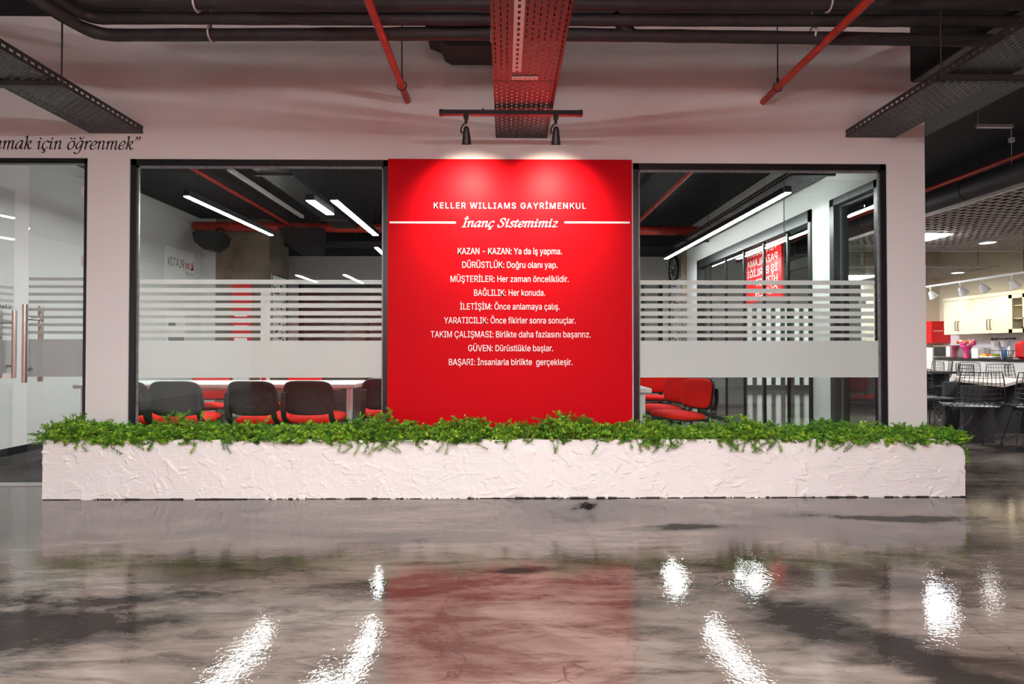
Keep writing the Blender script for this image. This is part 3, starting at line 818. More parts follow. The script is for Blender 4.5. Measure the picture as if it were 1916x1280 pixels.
def tray_mesh(w, y0, y1, z, hs=.06, rows=12, pitch=.05, slot=.03, side=True):
    b = MB()
    perforated(b, -w/2, w/2, y0, y1, z, rows, pitch, slot)
    for s in (-1, 1):
        x = s * w / 2
        b.box(x - .0015, x + .0015, y0, y1, z, z + hs * .35); b.box(x - .0015, x + .0015, y0, y1, z + hs * .62, z + hs)
        y = y0
        while y < y1: b.box(x - .0015, x + .0015, y, min(y1, y + pitch - slot), z + hs*.35, z + hs*.62); y += pitch
        b.box(min(x, x - s*.012), max(x, x - s*.012), y0, y1, z + hs - .002, z + hs)
    return b
def rod(b, x, y, z0, z1, r=.005): b.tube([(x, y, z0), (x, y, z1)], r, 8)
def rods(t, specs, m=None, name='threaded_rod'):
    for sp in specs:
        b = MB(); rod(b, *sp); b.build(name, m or M['rod'], t)
CEIL = 4.1
def tray(label, xc, w, y0, z, hang_ys, extra=None, rods_right=True):
    t = thing('cable_tray', label, 'cable tray', (xc, y0, z), 0, 'slotted cable trays over the hall')
    tray_mesh(w, 0, WY - .004 - y0, 0).build('channel', M['tray'], t)
    for y in hang_ys:
        MB().box(-w/2 - .05, w/2 + .05, y - y0 - .02, y - y0 + .02, -.03, -.001).build('crossbar', M['rod'], t)
        rods(t, [(s * (w/2 + .03), y - y0, -.03, CEIL - z) for s in (-1, 1)])
    return t
tz = atY(970, 259, WY).z
tc0, tc1 = atY(928, 259, WY).x, atY(1023, 259, WY).x
ct = tray('slotted cable tray coming overhead along the red panel axis, lit red', (tc0 + tc1)/2, tc1 - tc0, 0.7, tz, (1.4,))
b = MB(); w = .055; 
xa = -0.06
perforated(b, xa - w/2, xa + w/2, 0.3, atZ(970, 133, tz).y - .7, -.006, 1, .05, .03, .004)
b.build('pale_strip', M['tray_pale'], ct)  # pale slotted strip below the tray's middle
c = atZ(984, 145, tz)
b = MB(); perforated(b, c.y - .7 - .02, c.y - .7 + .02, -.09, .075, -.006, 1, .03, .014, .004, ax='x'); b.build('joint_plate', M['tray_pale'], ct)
b = MB(); b.box(-.2, .2, 3.12 - .003 - .3, 3.12 - .3, -.002, .0); b.build('joint', M['rod'], ct)
tz2 = atY(1640, 258, WY).z
ra, rb = atY(1582, 258, WY).x, atY(1673, 258, WY).x
tray('slotted cable tray slanting overhead to the right above the right window', (ra + rb)/2, rb - ra, 0.7, tz2, ())
tz3 = atY(200, 250, WY).z
la, lb = atY(170, 250, WY).x, atY(268, 250, WY).x
tray('dark slotted cable tray slanting overhead to the left above the glass door', (la + lb)/2, lb - la, 0.7, tz3, (2.2, 3.62))
# channel strut under the right tray, with its rods
yb = atZ(1755, 149, tz2 - .03).y; xa = atY(1755, 149, yb).x
hg = thing('strut_hanger', 'dark channel strut hung crosswise under the right cable tray', 'hanger', (xa, yb, tz2))
b = MB(); perforated(b, -.0205, .0205, 0, 1.4, -.045, 1, .05, .028, ax='x'); b.box(0, 1.4, -.0205, -.0185, -.045, -.004); b.box(0, 1.4, .0185, .0205, -.045, -.004); b.build('strut', M['rod'], hg)
for x in (.02, 1.36):
    b = MB(); rod(b, x, 0, -.06, ZN - tz2 if x < .5 else CEIL - tz2); b.tube([(x, 0, -.06), (x, 0, -.045)], .012, 6); b.build('threaded_rod', M['rod'], hg)


def pipe(label, pts, r, m, name='pipe', cat='pipe', group=None, lumps=0.0, seed=0, n=14):
    """polyline with rounded bends"""
    P = [Vector(p) for p in pts]; out = [P[0]]
    for i in range(1, len(P) - 1):
        d0 = (P[i-1] - P[i]); d1 = (P[i+1] - P[i]); q = min(.16, d0.length*.4, d1.length*.4)
        A, B = P[i] + d0.normalized()*q, P[i] + d1.normalized()*q
        for k in range(7):
            t = k/6; out.append(A*(1-t)**2 + P[i]*2*t*(1-t) + B*t*t)
    out.append(P[-1])
    dense, rs = [], []
    rg = random.Random(seed)
    for a, b_ in zip(out, out[1:]):
        k = max(1, int((b_ - a).length / .12))
        for j in range(k): dense.append(a.lerp(b_, j / k))
    dense.append(out[-1])
    rs = [r * (1 + rg.uniform(-lumps, lumps)) for _ in dense]
    b = MB().tube(dense, rs, n)
    return tag(b.build(name, m), label, cat, group)
# three black insulated pipes, one above the other, bending towards the hall at the left
ya = 3.60
pA0, pA1 = atY(176, 66, ya), atY(1870, 76, ya)
e = atZ(70, 0, pA0.z)
G = 'black insulated pipes under the ceiling'
pipe('lowest thick black insulated pipe running above the windows', [e + Vector((-.08, -1.6, 0)), e, pA0, atY(940, 63, ya), pA1, pA1 + Vector((1.9, 0, 0))], .039, M['insul'], group=G, lumps=.06, seed=1)
yb_ = 3.52
pB0, pB1 = atY(166, 34, yb_), atY(1870, 40, yb_)
e = atZ(108, 0, pB0.z)
pipe('middle black insulated pipe, just above the lowest one', [e + Vector((-.1, -1.6, 0)), e, pB0, pB1, pB1 + Vector((1.9, 0, 0))], .035, M['insul'], group=G, lumps=.05, seed=2)
yc_ = 3.42
pC0, pC1 = atY(150, 2, yc_), atY(1870, 9, yc_)
pipe('topmost black insulated pipe at the upper edge', [pC0 + Vector((-.2, -1.6, 0)), pC0, atY(600, 6, yc_), pC1, pC1 + Vector((1.9, 0, 0))], .035, M['insul'], group=G, lumps=.05, seed=3)
pD0 = atY(600, 36, 4.30)
pipe('black pipe tucked behind the middle insulated pipe', [atY(270, 20, 3.80), atY(1660, 22, 3.80)], .042, M['insul'], group=G, lumps=.05, seed=5)
# branch between pipes right of the tray, and the black duct piece left of it
pipe('short slanting black pipe branch right of the central tray', [atY(1148, 30, yb_), atY(1180, 62, ya)], .036, M['insul'], lumps=.04, seed=6)
b = MB()
dpts = [atY(x, y, 4.25) for x, y in ((800, 72), (822, 80), (830, 97), (842, 103), (950, 103), (950, 60), (800, 60))]
b.prism([(p.x, p.z) for p in dpts], 'y', 4.12, 4.40)
tag(b.build('air_duct', M['insul']), 'black air duct piece beside the central cable tray', 'duct')
# pale straps tying the pipes together
for px, lab in ((395, 'pale metal pipe strap at the left end of the black pipes'), (920, 'pale metal pipe strap touching the central tray'), (1520, 'pale metal pipe strap near the right red pipe')):
    A = atY(px, 64, ya)
    h = thing('pipe_strap', lab, 'pipe strap', A, 0, 'pale pipe straps')
    b = MB(); b.tube([(0, .045*math.cos(t), .045*math.sin(t)) for t in [k*PI/10 for k in range(20)]], .008, 6, closed=True); b.build('band', M['galv'], h)
    zc = atY(px, 8, yc_).z - A.z
    b = MB(); b.tube([(.004, yc_-ya + .042*math.cos(t), zc + .042*math.sin(t)) for t in [k*PI/10 for k in range(20)]], .008, 6, closed=True); b.build('band', M['galv'], h)
    b = MB(); rod(b, 0, 0, .05, CEIL - A.z, .006); b.build('threaded_rod', M['galv'], h)
# red sprinkler pipes outside, each with a rod and a clamp
def red_pipe(label, wallpt, x_rod, yrod):
    t = thing('sprinkler_pipe', label, 'pipe', wallpt, 0, 'red sprinkler pipes over the hall')
    MB().tube([(0, -3.9, 0), (0, 0, 0)], .026, 16).build('pipe_run', M['red_pipe'], t)
    MB().lathe([(.034, 0), (.034, -.012), (.027, -.014)], (0, 0, 0), 16, Matrix.Rotation(-PI/2, 3, 'X')).build('wall_collar', M['white_plastic'], t)
    b = MB(); rod(b, .0, yrod - WY, .04, CEIL - wallpt.z, .005)
    b.tube([(.036*math.cos(k*PI/8), yrod - WY, .036*math.sin(k*PI/8) + .004) for k in range(16)], .004, 6, closed=True)
    b.tube([(.0, yrod - WY, .04), (.0, yrod - WY, .075)], .011, 6); b.build('hanger', M['rod'], t)
red_pipe('red sprinkler pipe overhead, left of the central tray', atY(763, 190, WY - .001), 760, 4.22)
red_pipe('red sprinkler pipe overhead, right of the central tray', atY(1426, 192, WY - .001), 1441, 4.22)

# ------------------------------------------------------------------ track light over the red panel
ty = atZ(955, 211, tz - .03).y
ta, tb = atY(822, 211, ty), atY(1090, 211, ty)
tl = thing('track_light', 'short black ceiling track with two spotlights above the red panel', 'track light', ((ta.x + tb.x)/2, ty, ta.z))
hl = (tb.x - ta.x)/2
b = MB().box(-hl, hl, -.018, .018, -.016, .016); b.box(-hl, -hl + .03, -.02, .02, -.018, .018); b.box(hl - .03, hl, -.02, .02, -.018, .018); b.build('track', M['black_metal'], tl)
rods(tl, [(x, 0, .016, tz - ta.z, .006) for x in (-.2, .2)], M['black_metal'], 'mount')
for px in (872, 1040):
    x = atY(px, 211, ty).x - (ta.x + tb.x)/2
    hd = bpy.data.objects.new('spotlight', None); C.objects.link(hd); hd.parent = tl; hd.location = (x, 0, 0)
    b = MB(); b.rbox(-.018, .018, -.016, .016, -.045, -.014, .005); b.tube([(0, 0, -.045), (0, 0, -.075)], .011, 10)
    b.tube([(.003, 0, -.07), (-.022, 0, -.085), (-.034, 0, -.11), (-.036, .0, -.14)], .006, 8)
    b.tube([(-.036, 0, -.14), (-.015, 0, -.14)], .008, 8); b.build('arm', M['black_metal'], hd)
    R = Matrix.Rotation(math.radians(20), 3, 'X')
    b = MB().lathe([(.004, -.02 + .045), (.014, .020), (.020, .005), (.027, -.04), (.033, -.09), (.034, -.10), (.029, -.10), (.026, -.085)], (.002, .0, -.12), 20, R)
    b.build('shade', M['black_metal'], hd)
    MB().lathe([(.025, -.086), (.0001, -.0861)], (.002, 0, -.12), 16, R).build('lens', M['bulb'], hd)
    ld = bpy.data.lights.new('spotlight_beam', 'SPOT'); ld.energy = SPOT_W; ld.spot_size = math.radians(104); ld.spot_blend = 1.0; ld.color = (1.0, 0.80, 0.62); ld.shadow_soft_size = .022
    lo = bpy.data.objects.new('spotlight_beam', ld); C.objects.link(lo); lo.parent = hd; lo.location = (.002, 0.045, -.215)
    lo.rotation_euler = (math.radians(57), 0, 0)

# ------------------------------------------------------------------ linear LED lights
def led_bar(label, a, b_, ceil, m, width=.06, group=None, lens=.008):
    a, b_ = Vector(a), Vector(b_); L = (b_ - a).length
    t = thing('linear_light', label, 'ceiling light', a, math.atan2((b_ - a).y, (b_ - a).x), group)
    w = width / 2
    bb = MB(); bb.box(0, L, -w, w, lens, lens + .062); bb.build('housing', M['black_metal'], t)
    bb = MB().box(.004, L - .004, -w + .003, w - .003, 0, lens); bb.build('diffuser', m, t)
    for q in (.12, .88):
        bb = MB(); rod(bb, L * q, 0, .07, ceil - a.z, .0018); bb.build('cable', M['rod'], t)
    return t
GM = 'linear lights in the meeting room'; ZL = 2.6
led_bar('long bright bar light nearest the left wall, seen in the left window', atZ(348, 368, ZL), atZ(508, 441, ZL), 3.25, M['led'], .055, GM)
led_bar('bright bar light beside the red panel in the left window', atZ(625, 376, ZL), atZ(703, 441, ZL), 3.25, M['led'], .075, GM)
led_bar('short bright bar light, left of the longer one by the red panel', atZ(580, 376, ZL), atZ(618, 402, ZL), 3.25, M['led'], .09, GM)
led_bar('small far bar light at the left window\'s right jamb', atZ(704, 464, ZL), atZ(719, 478, ZL), 3.25, M['led'], .06, GM)
led_bar('very long bright bar light slanting through the right window', atZ(1246, 485, ZL), atZ(1475, 361, ZL), 3.25, M['led'], .062, GM)
GH = 'linear lights in the hall'
for (x, y0, y1, lab) in ((-4.72, -3.6, -4.9, 'hall bar light mirrored farthest left in the left window'), (-3.62, -3.5, -5.1, 'hall bar light mirrored beside the red panel in the left window'),
                         (-1.0, 1.2, -1.8, 'unseen added hall bar light behind the viewer, left one'), (1.15, 1.2, -1.8, 'unseen added hall bar light behind the viewer, right one')):  # last pair unseen, added to light the front wall
    t = led_bar(lab, (x, y1, 2.75), (x, y0, 2.75), CEIL, M['hall_led'], .07, GH, .016)

# ------------------------------------------------------------------ meeting room: overhead
def run(label, a, b_, r, m, name, cat, ceil=None, n=12):
    t = thing(name, label, cat, a)
    d = Vector(b_) - Vector(a)
    MB().tube([(0, 0, 0), d], r, n).build('pipe_run', m, t)
    if ceil:
        for q in (.25, .7):
            bb = MB(); p = d * q; rod(bb, p.x, p.y, r + p.z, ceil - Vector(a).z, .004)
            bb.tube([(p.x + (r+.006)*math.cos(k*PI/8), p.y, p.z + (r+.006)*math.sin(k*PI/8)) for k in range(16)], .004, 5, closed=True)
            bb.build('hanger', M['rod'], t)
    return t
ZP = 3.05
p0, p1 = atZ(355, 312, ZP), atZ(552, 428, ZP)
run('thin red pipe slanting under the meeting room ceiling, left window', Vector((p0.x, WB + .001, ZP)), Vector((p0.x, 8.9, ZP)), .024, M['red_pipe'], 'sprinkler_pipe', 'pipe', 3.25)
p0 = atZ(1297, 318, ZP)
run('thin red pipe slanting under the meeting room ceiling, right window', Vector((p0.x, WB + .001, ZP)), Vector((p0.x, 8.9, ZP)), .024, M['red_pipe'], 'sprinkler_pipe', 'pipe', 3.25)
a = atY(366, 424, 9.0)
run('thick red pipe running crosswise at the back of the meeting room', Vector((a.x, 9.0, a.z)), Vector((WR - .02, 9.0, a.z - .05)), .075, M['red_pipe'], 'sprinkler_pipe', 'pipe', 3.25, 18)
p0, p1 = atZ(428, 316, 3.0), atZ(575, 406, 3.0)
t = thing('light_channel', 'pale slim channel under the meeting room ceiling in the left window', 'channel', p0)
MB().box(-.02, .02, 0, p1.y - p0.y, -.02, .02).build('channel', M['tray_pale'], t)
rods(t, [(0, y, .02, .25, .004) for y in (.5, 2.0)])
for nm, (xc, w, y0, y1, z), lab in (('a', (-2.45, .34, 5.3, 8.6, 2.95), 'dark cable tray above the bar lights in the left window'), ('b', (3.0, .36, 4.75, 9.3, 2.80), 'wide dark cable tray above the long bar light in the right window')):
    t = thing('cable_tray', lab, 'cable tray', (xc, y0, z), 0, 'cable trays in the meeting room')
    tray_mesh(w, 0, y1 - y0, 0, rows=8, pitch=.06, slot=.035).build('channel', M['tray'], t)
    for y in (.6, (y1 - y0) - .6):
        MB().box(-w/2 - .03, w/2 + .03, y - .015, y + .015, -.025, -.001).build('crossbar', M['rod'], t)
        rods(t, [(s*(w/2 + .02), y, -.025, 3.25 - z, .004) for s in (-1, 1)])
t = thing('cable_tray', 'dark cable tray crossing the back of the meeting room', 'cable tray', (-3.1, 9.5, 2.84), 0, 'cable trays in the meeting room')
bb = MB(); perforated(bb, -.15, .15, 0, 5.2, 0, 6, .06, .035, ax='x'); bb.box(0, 5.2, -.152, -.149, 0, .06); bb.box(0, 5.2, .149, .152, 0, .06); bb.build('channel', M['tray'], t)
rods(t, [(x, y, -.01, 3.25 - 2.84, .004) for x in (.6, 2.6, 4.6) for y in (-.16, .16)])
q = atY(570, 455, 8.75)
t = thing('air_duct', 'black air duct box below the crosswise red pipe in the left window', 'duct', (q.x, 8.75, q.z))
bb = MB(); pr = [(-.42, .25), (-.30, .02), (-.08, -.17), (.24, -.17), (.27, -.13), (.27, .25)]
bb.prism(pr, 'y', -.0, .2); bb.build('duct_body', M['black_metal'], t)
rods(t, [(-.3, .1, .24, 3.25 - q.z), (.2, .1, .24, 3.25 - q.z)])
# wall speaker
q = atY(395, 450, 8.7)
t = thing('wall_speaker', 'black rounded loudspeaker on a bracket below the crosswise red pipe', 'speaker', q)
bb = MB(); bb.prism([(-.23, .10), (-.16, .14), (.17, .12), (.24, .06), (.21, -.07), (.07, -.17), (-.05, -.16), (-.2, -.04)], 'y', -.12, .14); bb.build('cabinet', M['black_plastic'], t)
bb = MB(); bb.tube([(.06, 0, .12), (.06, .12, .22), (.06, .28, a.z - q.z - .07)], .018, 8); bb.build('bracket', M['black_metal'], t)

gq = atY(1466, 338, 5.0)
t = thing('glass_screen', 'clear glass screen standing off the white wall in the right window', 'glass screen', (gq.x, 5.0, .006))
gw = WR - .003 - gq.x
MB().box(.004, gw, -.004, .004, 0, gq.z).build('pane', M['glass_far'], t)
MB().box(0, .004, -.0045, .0045, 0, gq.z).build('polished_edge', M['seal'], t)
for z in (.4, 1.5): MB().rbox(gw - .05, gw, -.015, .015, z - .03, z + .03, .004).build('clamp', M['hinge'], t)

# ------------------------------------------------------------------ meeting room: signs, posters, clock
def sign_on_x(name, label, cat, X, sgn, c0, c1, zt, zb, m, thick=.01, prints=()):
    """board on a wall of constant X; c0, c1 are y extents; prints: (material, boxes) printed on it in wall coordinates"""
    t = thing(name, label, cat, (X, (c0 + c1)/2, (zt + zb)/2))
    h = (zt - zb)/2; w = abs(c1 - c0)/2
    b = MB().box(min(0, sgn*thick), max(0, sgn*thick), -w, w, -h, h); ms = [m]
    for mm, bxs in prints:
        ms.append(mm); b.cur += 1
        for (ya, yb, za, zb_) in bxs: b.box(min(0, sgn*(thick + .001)), max(0, sgn*(thick + .001)), ya*w, yb*w, za*h, zb_*h)
    b.build('board', ms, t)
    return t, w, h
A, B = atX(308, 498, WL), atX(363, 505, WL)
zt, zb = atX(308, 458, WL).z, atX(308, 522, WL).z
t, w, h = sign_on_x('sign_reflection', 'mirror image of a white sign with grey and red letters, built on the left wall', 'sign', WL, 1, A.y, B.y, zt, zb, M['paper'])
# built stand-in for a hall sign reflected in the glass, so words run reversed
lettering('lettering', 'PLATİN', (.0105, w*.22, -h*.12), (0, -1, 0), w*1.06, h*.5, M['letter_grey'], t, thick=.001, n=(1, 0, 0))
lettering('lettering', 'kw', (.0105, w*.90, -h*.12), (0, -1, 0), w*.60, h*.55, M['letter_red'], t, thick=.001, n=(1, 0, 0))
lettering('lettering', 'KELLER', (.0105, w*.90, -h*.48), (0, -1, 0), w*.55, h*.16, M['letter_grey'], t, thick=.001, n=(1, 0, 0))

def poster(label, X, sgn, y0, y1, zt, zb, seed, colour):
    r = random.Random(seed); pr = []
    for mm, cnt in ((M['letter_black'], 46), (M[colour], 14)):
        L_ = []
        for k in range(cnt):
            yy, zz = r.uniform(-.8, .7), r.uniform(-.9, .9)
            L_.append((yy, min(.9, yy + r.uniform(.06, .4)), zz, min(.93, zz + r.uniform(.015, .05))))
        pr.append((mm, L_))
    t, w, h = sign_on_x('poster', label, 'poster', X, sgn, y0, y1, zt, zb, M['paper'], prints=pr)
    f = MB(); q = .018; e0, e1 = sorted((sgn*.010, sgn*.016))
    f.box(e0, e1, -w, w, h - q, h); f.box(e0, e1, -w, w, -h, -h + q); f.box(e0, e1, -w, -w + q, -h, h); f.box(e0, e1, w - q, w, -h, h); f.build('frame', M['frame'], t)
    return t
pa, pb = atX(508, 560, colx1 + .001), atX(534, 560, colx1 + .001)
poster('tall printed black and white poster on the concrete column, left window', colx1, 1, 9.36, 9.98, atX(508, 512, colx1).z, .95, 3, 'green')
poster('tall printed poster under the round clock in the right window', 3.17, -1, 10.02, 10.58, atX(1275, 518, 3.17).z, .95, 8, 'letter_grey')
ck = atX(1271, 500, 3.17)
t = thing('wall_clock', 'round dark wall clock above the poster in the right window', 'clock', (3.169, 10.33, ck.z))
R = Matrix.Rotation(-PI/2, 3, 'Y')
MB().lathe([(.25, 0), (.26, .02), (.25, .045), (.22, .04), (.22, .03)], (0, 0, 0), 28, R).build('case', M['frame'], t)
bb = MB().lathe([(.222, .028), (.0001, .0285)], (0, 0, 0), 28, R); bb.cur = 1
for k in range(12):
    an = k*PI/6; bb.box(-.0325, -.030, math.sin(an)*.17 - .012, math.sin(an)*.17 + .012, math.cos(an)*.17 - .03, math.cos(an)*.17 + .03)
bb.build('dial', [M['clockface'], M['letter_white']], t)
MB().tube([(-.034, 0, 0), (-.034, .09, .06)], .008, 6).build('hand', M['letter_white'], t); MB().tube([(-.036, 0, 0), (-.036, -.05, .13)], .006, 6).build('hand', M['letter_white'], t)
# red and white roll-up banner before the column
def banner(label, px0, px1, Y, zt, m, prints, pm):
    a, b_ = atY(px0, 560, Y), atY(px1, 560, Y); w = b_.x - a.x
    t = thing('roll_up_banner', label, 'banner', ((a.x + b_.x)/2, Y, .006))
    bb = MB().box(-w/2, w/2, -.004, .004, .06, zt); bb.cur = 1
    for (xa, xb, za, zb) in prints: bb.box(xa*w, xb*w, -.0055, -.004, za, zb)
    bb.build('sheet', [m, pm], t)
    MB().rbox(-w/2 - .02, w/2 + .02, -.09, .09, 0, .06, .015).build('foot', M['galv'], t)
    MB().box(-w/2 - .01, w/2 + .01, -.012, .012, zt, zt + .02).build('top_rail', M['galv'], t)
banner('red roll-up banner standing before the concrete column', 434, 470, 8.9, atY(440, 531, 8.9).z, M['sign_red'],
       [(-.36, .30, 1.0 + k*.2, 1.06 + k*.2) for k in range(4)] + [(-.42, .42, .3, .9)], M['paper'])
banner('white and red roll-up banner beside the poster column', 488, 506, 8.95, atY(497, 546, 8.95).z, M['paper'], [(-.4, .1, .5, 1.2)], M['sign_red'])
sign_on_x('notice_board', 'pinned notice board on the left wall behind the frosted stripes', 'board', WL, 1, atX(312, 600, WL).y, atX(345, 600, WL).y, 1.62, 1.1, M['paper'],
          prints=[(M['letter_grey'], [(-.9, .9, -.8, -.2), (-.9, -.1, .1, .7)])])

# ------------------------------------------------------------------ meeting room furniture
def white_table(label, x0, x1, y0, y1, z, legs):
    t = thing('meeting_table', label, 'table', ((x0 + x1)/2, (y0 + y1)/2, .006), 0, 'white meeting tables')
    hx, hy = (x1 - x0)/2, (y1 - y0)/2
    MB().rbox(-hx, hx, -hy, hy, z - .046, z - .006, .006).build('tabletop', M['white_lam'], t)
    MB().box(-hx + .25, hx - .25, -.03, .03, z - .09, z - .046).build('apron', M['white_metal'], t)
    for sx in (-1, 1):
        for sy in (-1, 1):
            cx, cy = sx*(hx - .07), sy*(hy - .07)
            MB().rbox(cx - .025, cx + .025, cy - .025, cy + .025, 0, z - .046, .004).build('leg', M['white_metal'], t)
    return t
TZ = .75
c = atZ(664, 719, TZ); c2 = atZ(690, 713, TZ)
white_table('long white meeting table behind the black chairs in the left window', -4.15, c.x, c.y, c.y + .7, TZ, None)
c3 = atZ(1235, 731, TZ)
white_table('white meeting table emerging beside the red panel in the right window', -.45, c3.x, max(4.78, c3.y), max(4.78, c3.y) + .75, TZ, None)

def pad(w, h, d, bulge, curve, n=40, e=3.2, taper=0.0):
    """rounded upholstered pad in the xz plane, centred, front towards +y"""
    b = MB(); rings = [(0.0, d/2 + bulge), (.55, d/2 + bulge*.75), (.85, d/2 + bulge*.3), (.97, d*.30), (1.0, 0), (.97, -d*.4), (.90, -d/2), (0.0, -d/2)]
    vs, fs = [], []
    for s, y in rings:
        for k in range(n):
            t = 2*PI*k/n; ct, st = math.cos(t), math.sin(t)
            x = s*w/2*math.copysign(abs(ct)**(2/e), ct); z = s*h/2*math.copysign(abs(st)**(2/e), st)
            x *= 1 - taper*(z/h)
            vs.append((x, y + curve*(x/(w/2))**2, z))
    for i in range(len(rings) - 1):
        for k in range(n):
            l = (k + 1) % n; fs.append((i*n+k, i*n+l, (i+1)*n+l, (i+1)*n+k))
    return b.add(vs, fs, True)
def visitor_chair(label):
    """stackable visitor chair facing +y, origin on the floor"""
    t = thing('visitor_chair', label, 'chair', (0, 0, .006), 0, 'red and black visitor chairs')
    T = Matrix.Translation((0, -.235, .655)) @ Matrix.Rotation(math.radians(10), 4, 'X')
    def put(b, name, m, X=T, par=t):
        b.v = [tuple(X @ Vector(v)) for v in b.v]; return b.build(name, m, par)
    sh = pad(.46, .315, .022, .0, .035, e=4.2, taper=.10); sh.v = [(x, y - .018, z) for x, y, z in sh.v]
    s_ = put(sh, 'backrest_shell', M['black_plastic'])
    ov = MB()
    for (rx, rz, cx) in ((.13, .075, 0), (.075, .055, .02)):
        ov.tube([(cx + rx*math.cos(k*PI/16), -.0305 + .035*((cx + rx*math.cos(k*PI/16))/.23)**2, rz*math.sin(k*PI/16)) for k in range(32)], .0035, 6, closed=True)
    put(ov, 'embossed_oval', M['black_plastic'], T, s_)
    put(pad(.43, .29, .03, .025, .035, e=3.6, taper=.10), 'backrest_cushion', M['red_fabric'])
    S = Matrix.Translation((0, .02, .455)) @ Matrix.Rotation(PI/2 + math.radians(-3), 4, 'X')
    se = pad(.47, .43, .05, .02, -.008, e=3.6); se.v = [(x, y, -z) for x, y, z in se.v]
    X = Matrix.Translation((0, .02, .455)) @ Matrix.Rotation(math.radians(3), 4, 'X')
    b = MB(); b.sm = list(se.sm); b.mi = list(se.mi); b.f = [list(f)[::-1] for f in se.f]; b.v = [(x, z, y) for x, y, z in se.v]
    b.f = se.f
    put(b, 'seat', M['red_fabric'], X)
    u = pad(.46, .42, .02, 0, 0, e=3.6); u.v = [(x, z, y - .03) for x, y, z in u.v]
    put(u, 'seat_shell', M['black_plastic'], X)
    for s in (-1, 1):
        b = MB(); b.tube([(s*.235, .20, 0), (s*.225, .15, .40), (s*.215, .10, .425), (s*.215, -.12, .425)], .0125, 8); b.build('leg', M['black_metal'], t)
        b = MB(); b.tube([(s*.235, -.26, 0), (s*.225, -.20, .40), (s*.215, -.12, .425)], .0125, 8); b.build('leg', M['black_metal'], t)
        b = MB(); P = [(s*.205, -.06, .425), (s*.21, -.18, .43), (s*.212, -.235, .48), (s*.205, -.275, .60), (s*.19, -.285, .70)]
        for (xa, ya_, za), (xb, yb2, zb2) in zip(P, P[1:]):
            b.add([(xa-.022, ya_-.006, za-.006), (xa+.022, ya_-.006, za-.006), (xa+.022, ya_+.006, za+.006), (xa-.022, ya_+.006, za+.006),
                   (xb-.022, yb2-.006, zb2-.006), (xb+.022, yb2-.006, zb2-.006), (xb+.022, yb2+.006, zb2+.006), (xb-.022, yb2+.006, zb2+.006)],
                  [(0,1,5,4),(1,2,6,5),(2,3,7,6),(3,0,4,7),(0,3,2,1),(4,5,6,7)])
        b.build('back_bracket', M['black_plastic'], t)
    b = MB(); b.tube([(-.225, .15, .40), (.225, .15, .40)], .011, 8); b.tube([(-.225, -.20, .40), (.225, -.20, .40)], .011, 8); b.build('crossbar', M['black_metal'], t)
    return t
vc = visitor_chair('black-backed visitor chair mostly hidden by the left window\'s left jamb')
def vpos(px, Y, rz=0.0):
    """chair centre whose backrest stands at pixel column px, depth Y"""
    return (atY(px, 740, Y).x - .25*math.sin(rz), Y + .25*math.cos(rz), .006)
vc.location = vpos(227, 4.86)
for px, Y, deg, lab in ((326, 4.86, 3, 'first full black chair back from the left in the left window'),
                        (469, 4.88, -5, 'second full black chair back from the left in the left window, under the band'),
                        (575, 4.92, -2, 'third full black chair back from the left, nearest the table end'),
                        (722, 5.35, 12, "black chair half hidden behind the red panel's left edge, past the table end"),
                        (398, c.y + 1.06, 183, 'red chair across the table, between the first two black chair backs'),
                        (572, c.y + 1.16, 178, 'red chair across the table, behind the third black chair back'),
                        (1309, 5.42, 112, 'nearer of the two red chairs side by side in the right window'),
                        (1273, 6.00, 110, 'farther of the two red chairs side by side in the right window'),
                        (1222, 7.4, 160, 'small far red chair beyond the white table end in the right window')):
    dup(vc, vpos(px, Y, math.radians(deg)), math.radians(deg), lab)

# ------------------------------------------------------------------ corridor seen through the folding doors
SX = 4.75
sy0, sy1 = atX(1462, 480, SX).y, atX(1396, 480, SX).y
zt_ = atX(1462, 418, SX).z
t = thing('board_reflection', 'mirror image of a red wall with white words, built as a board beyond the folding glass doors', 'sign', (SX, (sy0 + sy1)/2, 0))  # solid board stands for a red lettered wall reflected in the glass
hw_ = (sy1 - sy0)/2; zb_ = 1.98
MB().box(0, .05, -hw_, hw_, zb_, zt_).build('board', M['sign_red'], t)
rods(t, [(.025, q*hw_*.8, zt_, 4.1, .006) for q in (-1, 1)], None, 'rod')
zz = zt_ - .20
for wd in ['DANIŞMANLIK', 'TEKNOLOJİ', 'PAZARLAMA', 'İŞ BİRLİĞİ', 'HİZMET', 'GÜVEN']:
    lettering('lettering', wd, (-.0005, -hw_*.80, zz), (0, 1, 0), hw_*(1.72 if len(wd) > 6 else 1.2), .13, M['letter_white'], t, thick=.003, n=(-1, 0, 0)); zz -= .195
hd = thing('spotlight', 'small ceiling spotlight washing the red reflection board', 'spotlight', (3.85, 9.6, ZN))
MB().lathe([(.05, 0), (.05, -.02), (.02, -.03), (.02, -.08), (.045, -.09), (.05, -.18), (.045, -.18)], (0, 0, 0), 14).build('shade', M['white_metal'], hd)
MB().lathe([(.045, -.176), (.0001, -.1761)], (0, 0, 0), 14).build('lens', M['bulb'], hd)
ld = bpy.data.lights.new('spotlight_beam', 'SPOT'); ld.energy = 90; ld.spot_size = math.radians(120); ld.spot_blend = .8; ld.color = (1, .9, .8); ld.shadow_soft_size = .04
lo = bpy.data.objects.new('spotlight_beam', ld); C.objects.link(lo); lo.parent = hd; lo.location = (0, 0, -.19); lo.rotation_euler = (0, math.radians(-48), 0)
led_bar('bar light over the corridor beyond the folding doors, before the red board', (4.15, 8.2, 2.75), (4.15, 11.2, 2.75), ZN, M['led'], .06)
